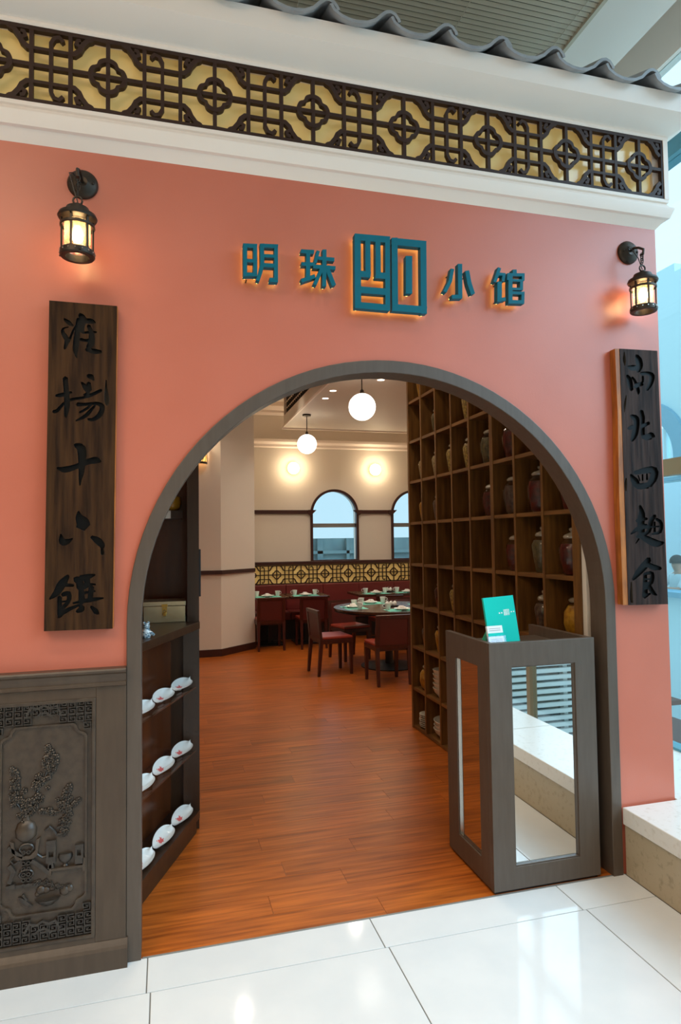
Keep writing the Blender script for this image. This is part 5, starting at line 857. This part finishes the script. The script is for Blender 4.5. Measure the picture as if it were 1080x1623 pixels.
# place settings
cup_bm = lambda: MB().lathe([(.024, 0), (.027, .003), (.031, .03), (.04, .082), (.0385, .083), (.0295, .032), (.02, .008), (0, .007)], 20)
cup0 = thing('cup', '', 'cup', group='white cups on the tables'); obj('cup_body', cup_bm(), PORC, cup0, smooth=True)
obj('handle', MB().tube([(.037, 0, .066), (.055, 0, .07), (.064, 0, .055), (.058, 0, .036), (.034, 0, .03)], .0045, 6), PORC, cup0, smooth=True)
mat0 = tag(obj('placemat', MB().box(-.2, .2, -.135, .135, 0, .0012), MAT), '', 'placemat', 'mint placemats on the tables')
pla0 = tag(obj('plate', plate_bm(.1), PORC, smooth=True), '', 'plate', 'white plates on the tables')
nap0 = tag(obj('napkin', MB().box(-.05, .05, -.034, .034, 0, .014).box(-.046, .04, -.032, .032, .014, .028).box(-.034, .016, -.028, .028, .028, .04), LINEN, bevel=.004), '', 'napkin', 'folded napkins on the plates')
fork0 = tag(obj('chopstick_rest', MB().box(-.035, .035, -.006, .006, 0, .01), BLACK, bevel=.003), '', 'rest', 'chopstick rests beside the plates')
used = set()
def put(o, loc, rz, label):
    n = o.name
    if n in used: q = dup(o, loc, rz)
    else: q = o; used.add(n); q.location = loc; q.rotation_euler = (0, 0, rz)
    q['label'] = label; return q
def setting(x, y, rz, z, where, left=True, right=True):
    Rm = Matrix.Rotation(rz, 4, 'Z'); at = lambda dx, dy, dz: Vector((x, y, z+dz))+Rm @ Vector((dx, dy, 0))
    put(mat0, at(0, 0, .0002), rz, 'mint paper placemat at the %s' % where)
    put(pla0, at(0, -.01, .0016), rz, 'white plate at the %s' % where); put(nap0, at(.0, -.01, .0126), rz+.08, 'white folded napkin on the plate at the %s' % where)
    if right: put(cup0, at(.16, .03, .0016), rz+.3, 'white cup right of the plate at the %s' % where)
    if left: put(cup0, at(-.16, .05, .0016), rz+PI-.2, 'white cup left of the plate at the %s' % where)
    put(fork0, at(-.02, -.12, .0016), rz+.2, 'dark chopstick rest at the %s' % where)
setting(1.525, 7.19, 0, .75, 'square table beside the column'); setting(2.12, 7.2, 0, .75, 'square table nearest the side-facing chair')
setting(3.25, 7.1, 0, .75, 'near left seat of the far right table'); setting(3.78, 7.1, 0, .75, 'near right seat of the far right table')
for a, w in ((-PI/2+.02, 'entrance side of the round table'), (PI, 'left side of the round table'), (PI/2+.2, 'far side of the round table'), (0, 'right side of the round table')):
    setting(2.76+.46*math.cos(a), 5.14+.46*math.sin(a), a+PI/2, .75, w)
def caddy(x, y, where):
    t = thing('condiment_tray', 'black tray with white condiment pots on the %s' % where, 'tray', (x, y, .7505)); obj('tray', MB().box(-.09, .09, -.055, .055, 0, .012), BLACK, t, bevel=.003); obj('rim', MB().box(-.092, .092, -.058, -.054, 0, .018).box(-.092, .092, .054, .058, 0, .018), BLACK, t)
    for i, dx in enumerate((-.05, .0, .052)):
        p = thing('condiment_pot', 'white lidded condiment pot, %s on the tray of the %s' % (('left', 'middle', 'right')[i], where), 'pot', (x+dx, y, .763), group='condiment pots'); obj('body', MB().lathe([(.018, 0), (.024, .012), (.025, .035), (.02, .042)], 16), PORC, p, smooth=True); obj('lid', MB().lathe([(.021, .042), (.018, .05), (.005, .056), (.005, .062), (0, .063)], 14), PORC, p, smooth=True)
        obj('spoon', MB().tube([(.01, 0, .045), (.02, .0, .075)], .002, 5), SILVER, p)
caddy(2.78, 5.1, 'round table'); caddy(3.52, 7.32, 'far right table')
# lamps of the dining room
def globe(label, x, y, zc, r):
    t = thing('globe_pendant', label, 'lamp', (x, y, 3.4), group='opal globe pendants')
    obj('globe', MB().ball((x, y, zc), r, 32), GLOBE, t, world=True, smooth=True); obj('rod', MB().tube([(x, y, zc+r), (x, y, 3.4)], .006, 8), IRON, t, world=True); obj('canopy', MB().lathe([(.06, 3.375), (.062, 3.4)], 24, (x, y, 0)), IRON, t, world=True)
    obj('collar', MB().lathe([(.02, zc+r-.004), (.02, zc+r+.03), (.008, zc+r+.045)], 16, (x, y, 0)), IRON, t, world=True)
globe('white opal globe pendant hanging lower, nearer the back wall', 1.958, 6.23, 2.975, .139); globe('white opal globe pendant hanging highest under the arch top', 2.04, 3.84, 3.022, .1455)
def wall_lamp(x, label):
    t = thing('wall_lamp', label, 'lamp', (x, BY, 2.85), group='round wall lamps above the windows')
    obj('glass', MB().ball((x, BY-.05, 2.85), .105, 20, (1, .6, 1)), WALLB, t, world=True, smooth=True); obj('back_plate', MB().lathe([(.1, 0), (.1, .018)], 24, (x, BY, 2.85), Matrix.Rotation(PI/2, 4, 'X')), WHITE, t, world=True)
    lamp('wall_lamp_light', 'POINT', (x, BY-.2, 2.85), 9, WARM, size=.05)
wall_lamp(2.14, 'round glowing wall lamp left of the arched window'); wall_lamp(3.62, 'round glowing wall lamp between the two arched windows')
def downlight(x, y, z, label):
    t = thing('downlight', label, 'lamp', (x, y, z), group='recessed downlights'); obj('trim_ring', MB().lathe([(.04, -.004), (.058, -.004), (.058, 0), (.04, 0), (.04, -.004)], 24), WHITE, t); obj('lens', MB().lathe([(0, -.003), (.04, -.003), (.04, -.001), (0, -.001)], 20), DOWN, t)
    lamp('downlight_beam', 'SPOT', (x, y, z-.03), 14, (1, .86, .68), size=.03, spot=1.7, blend=.8)
downlight(1.955, 4.73, 3.4, 'recessed downlight by the ceiling edge, nearer of the pair'); downlight(1.965, 5.15, 3.4, 'recessed downlight by the ceiling edge, farther of the pair'); downlight(2.35, 4.11, 3.4, 'recessed downlight right of the highest globe pendant'); downlight(1.48, 6.0, 3.98, 'small downlight in the upper ceiling left of the grille')
sc = thing('wall_sconce', 'half round patterned wall sconce glowing above the walnut cabinet', 'lamp', (.47, 6.5, 2.7))
sh = obj('shade', MB().lathe([(.10, 2.72), (.105, 2.95)], 20, (.47, 6.49, 0), arc=-PI), pm('amber_shade', (230, 180, 100), .5, emit=(255, 190, 100), es=1.6), sc, world=True); obj('rim', MB().lathe([(.098, 2.69), (.112, 2.69), (.112, 2.72), (.098, 2.72), (.098, 2.69)], 20, (.47, 6.49, 0), arc=-PI), IRON, sc, world=True)
pt = MB()
for k in range(7):
    a = -PI*(k+.5)/7; pt.tube([(.47+.107*math.cos(a+.12*s), 6.49+.107*math.sin(a+.12*s), 2.72+.23*q) for s, q in ((-1, 0), (1, .25), (-1, .5), (1, .75), (-1, 1))], .004, 5)
obj('scroll_pattern', pt, IRON, sc, world=True); lamp('sconce_light', 'POINT', (.47, 6.36, 3.02), 4, WARM, size=.04)
# ================================================================== PEOPLE ACROSS THE ATRIUM
def seated(label, x, y, z, rz, hair, lean):
    t = thing('person', label, 'person', (x, y, z), rz)
    def skin(name, pts, edges, mat, root=0):
        me = bpy.data.meshes.new(name); me.from_pydata([p[:3] for p in pts], edges, []); o = bpy.data.objects.new(name, me); COL.objects.link(o); o.parent = t; me.materials.append(mat)
        m = o.modifiers.new('skin', 'SKIN'); m.use_smooth_shade = True
        for i, p in enumerate(pts): me.skin_vertices[0].data[i].radius = (p[3], p[3])
        me.skin_vertices[0].data[root].use_root = True
        s = o.modifiers.new('sub', 'SUBSURF'); s.levels = 1; s.render_levels = 1
        return o
    L_ = lean
    P = [(0, 0, .50, .15), (0, .05*L_, .72, .14), (0, .1*L_, .95, .13), (0, .13*L_, 1.05, .05), (0, .17*L_, 1.13, .075), (0, .19*L_, 1.22, .085),
         (-.18, .1*L_, .98, .05), (-.24, .22, .78, .04), (-.14, .42, .80, .032), (.18, .1*L_, .98, .05), (.24, .22, .78, .04), (.14, .42, .80, .032),
         (-.1, .05, .48, .09), (-.12, .45, .48, .07), (-.12, .45, .08, .05), (-.12, .56, .04, .035), (.1, .05, .48, .09), (.12, .45, .48, .07), (.12, .45, .08, .05), (.12, .56, .04, .035)]
    E = [(0, 1), (1, 2), (2, 3), (3, 4), (4, 5), (2, 6), (6, 7), (7, 8), (2, 9), (9, 10), (10, 11), (0, 12), (12, 13), (13, 14), (14, 15), (0, 16), (16, 17), (17, 18), (18, 19)]
    skin('body', P, E, SKIN)
    G = [(p[0], p[1], p[2], p[3]+.014) for p in P]
    skin('shirt', [G[0], G[1], G[2], (0, .11*L_, 1.0, .08), G[6], G[7], G[9], G[10]], [(0, 1), (1, 2), (2, 3), (2, 4), (4, 5), (2, 6), (6, 7)], SHIRT)
    skin('trousers', [G[0], G[12], G[13], G[14], G[16], G[17], G[18]], [(0, 1), (1, 2), (2, 3), (0, 4), (4, 5), (5, 6)], TROUS)
    obj('hair', MB().ball((0, .17*L_-.01, 1.2), .105, 16, (1, 1.05, 1.05), h0=-.2), hair, t, smooth=True)
    return t
seated('person in a white shirt with dark hair leaning on the counter across the atrium', 7.75, 5.0, 0, PI/2+.3, HAIR, 1)
seated('person with dark hair seated farther along the counter across the atrium', 7.8, 5.62, 0, PI/2-.2, HAIR, .6)
for o in [q for q in bpy.data.objects if q.name.startswith('person')]:
    s = thing('stool', 'low round stool under the %s person across the atrium' % ('nearer' if '.' not in o.name else 'farther'), 'stool', o.location); obj('seat', MB().lathe([(.17, .27), (.18, .29), (.17, .32), (0, .32)], 20), CHAIRW, s); obj('pedestal', MB().lathe([(.16, 0), (.16, .015), (.03, .03), (.03, .27)], 16), BLACK, s)
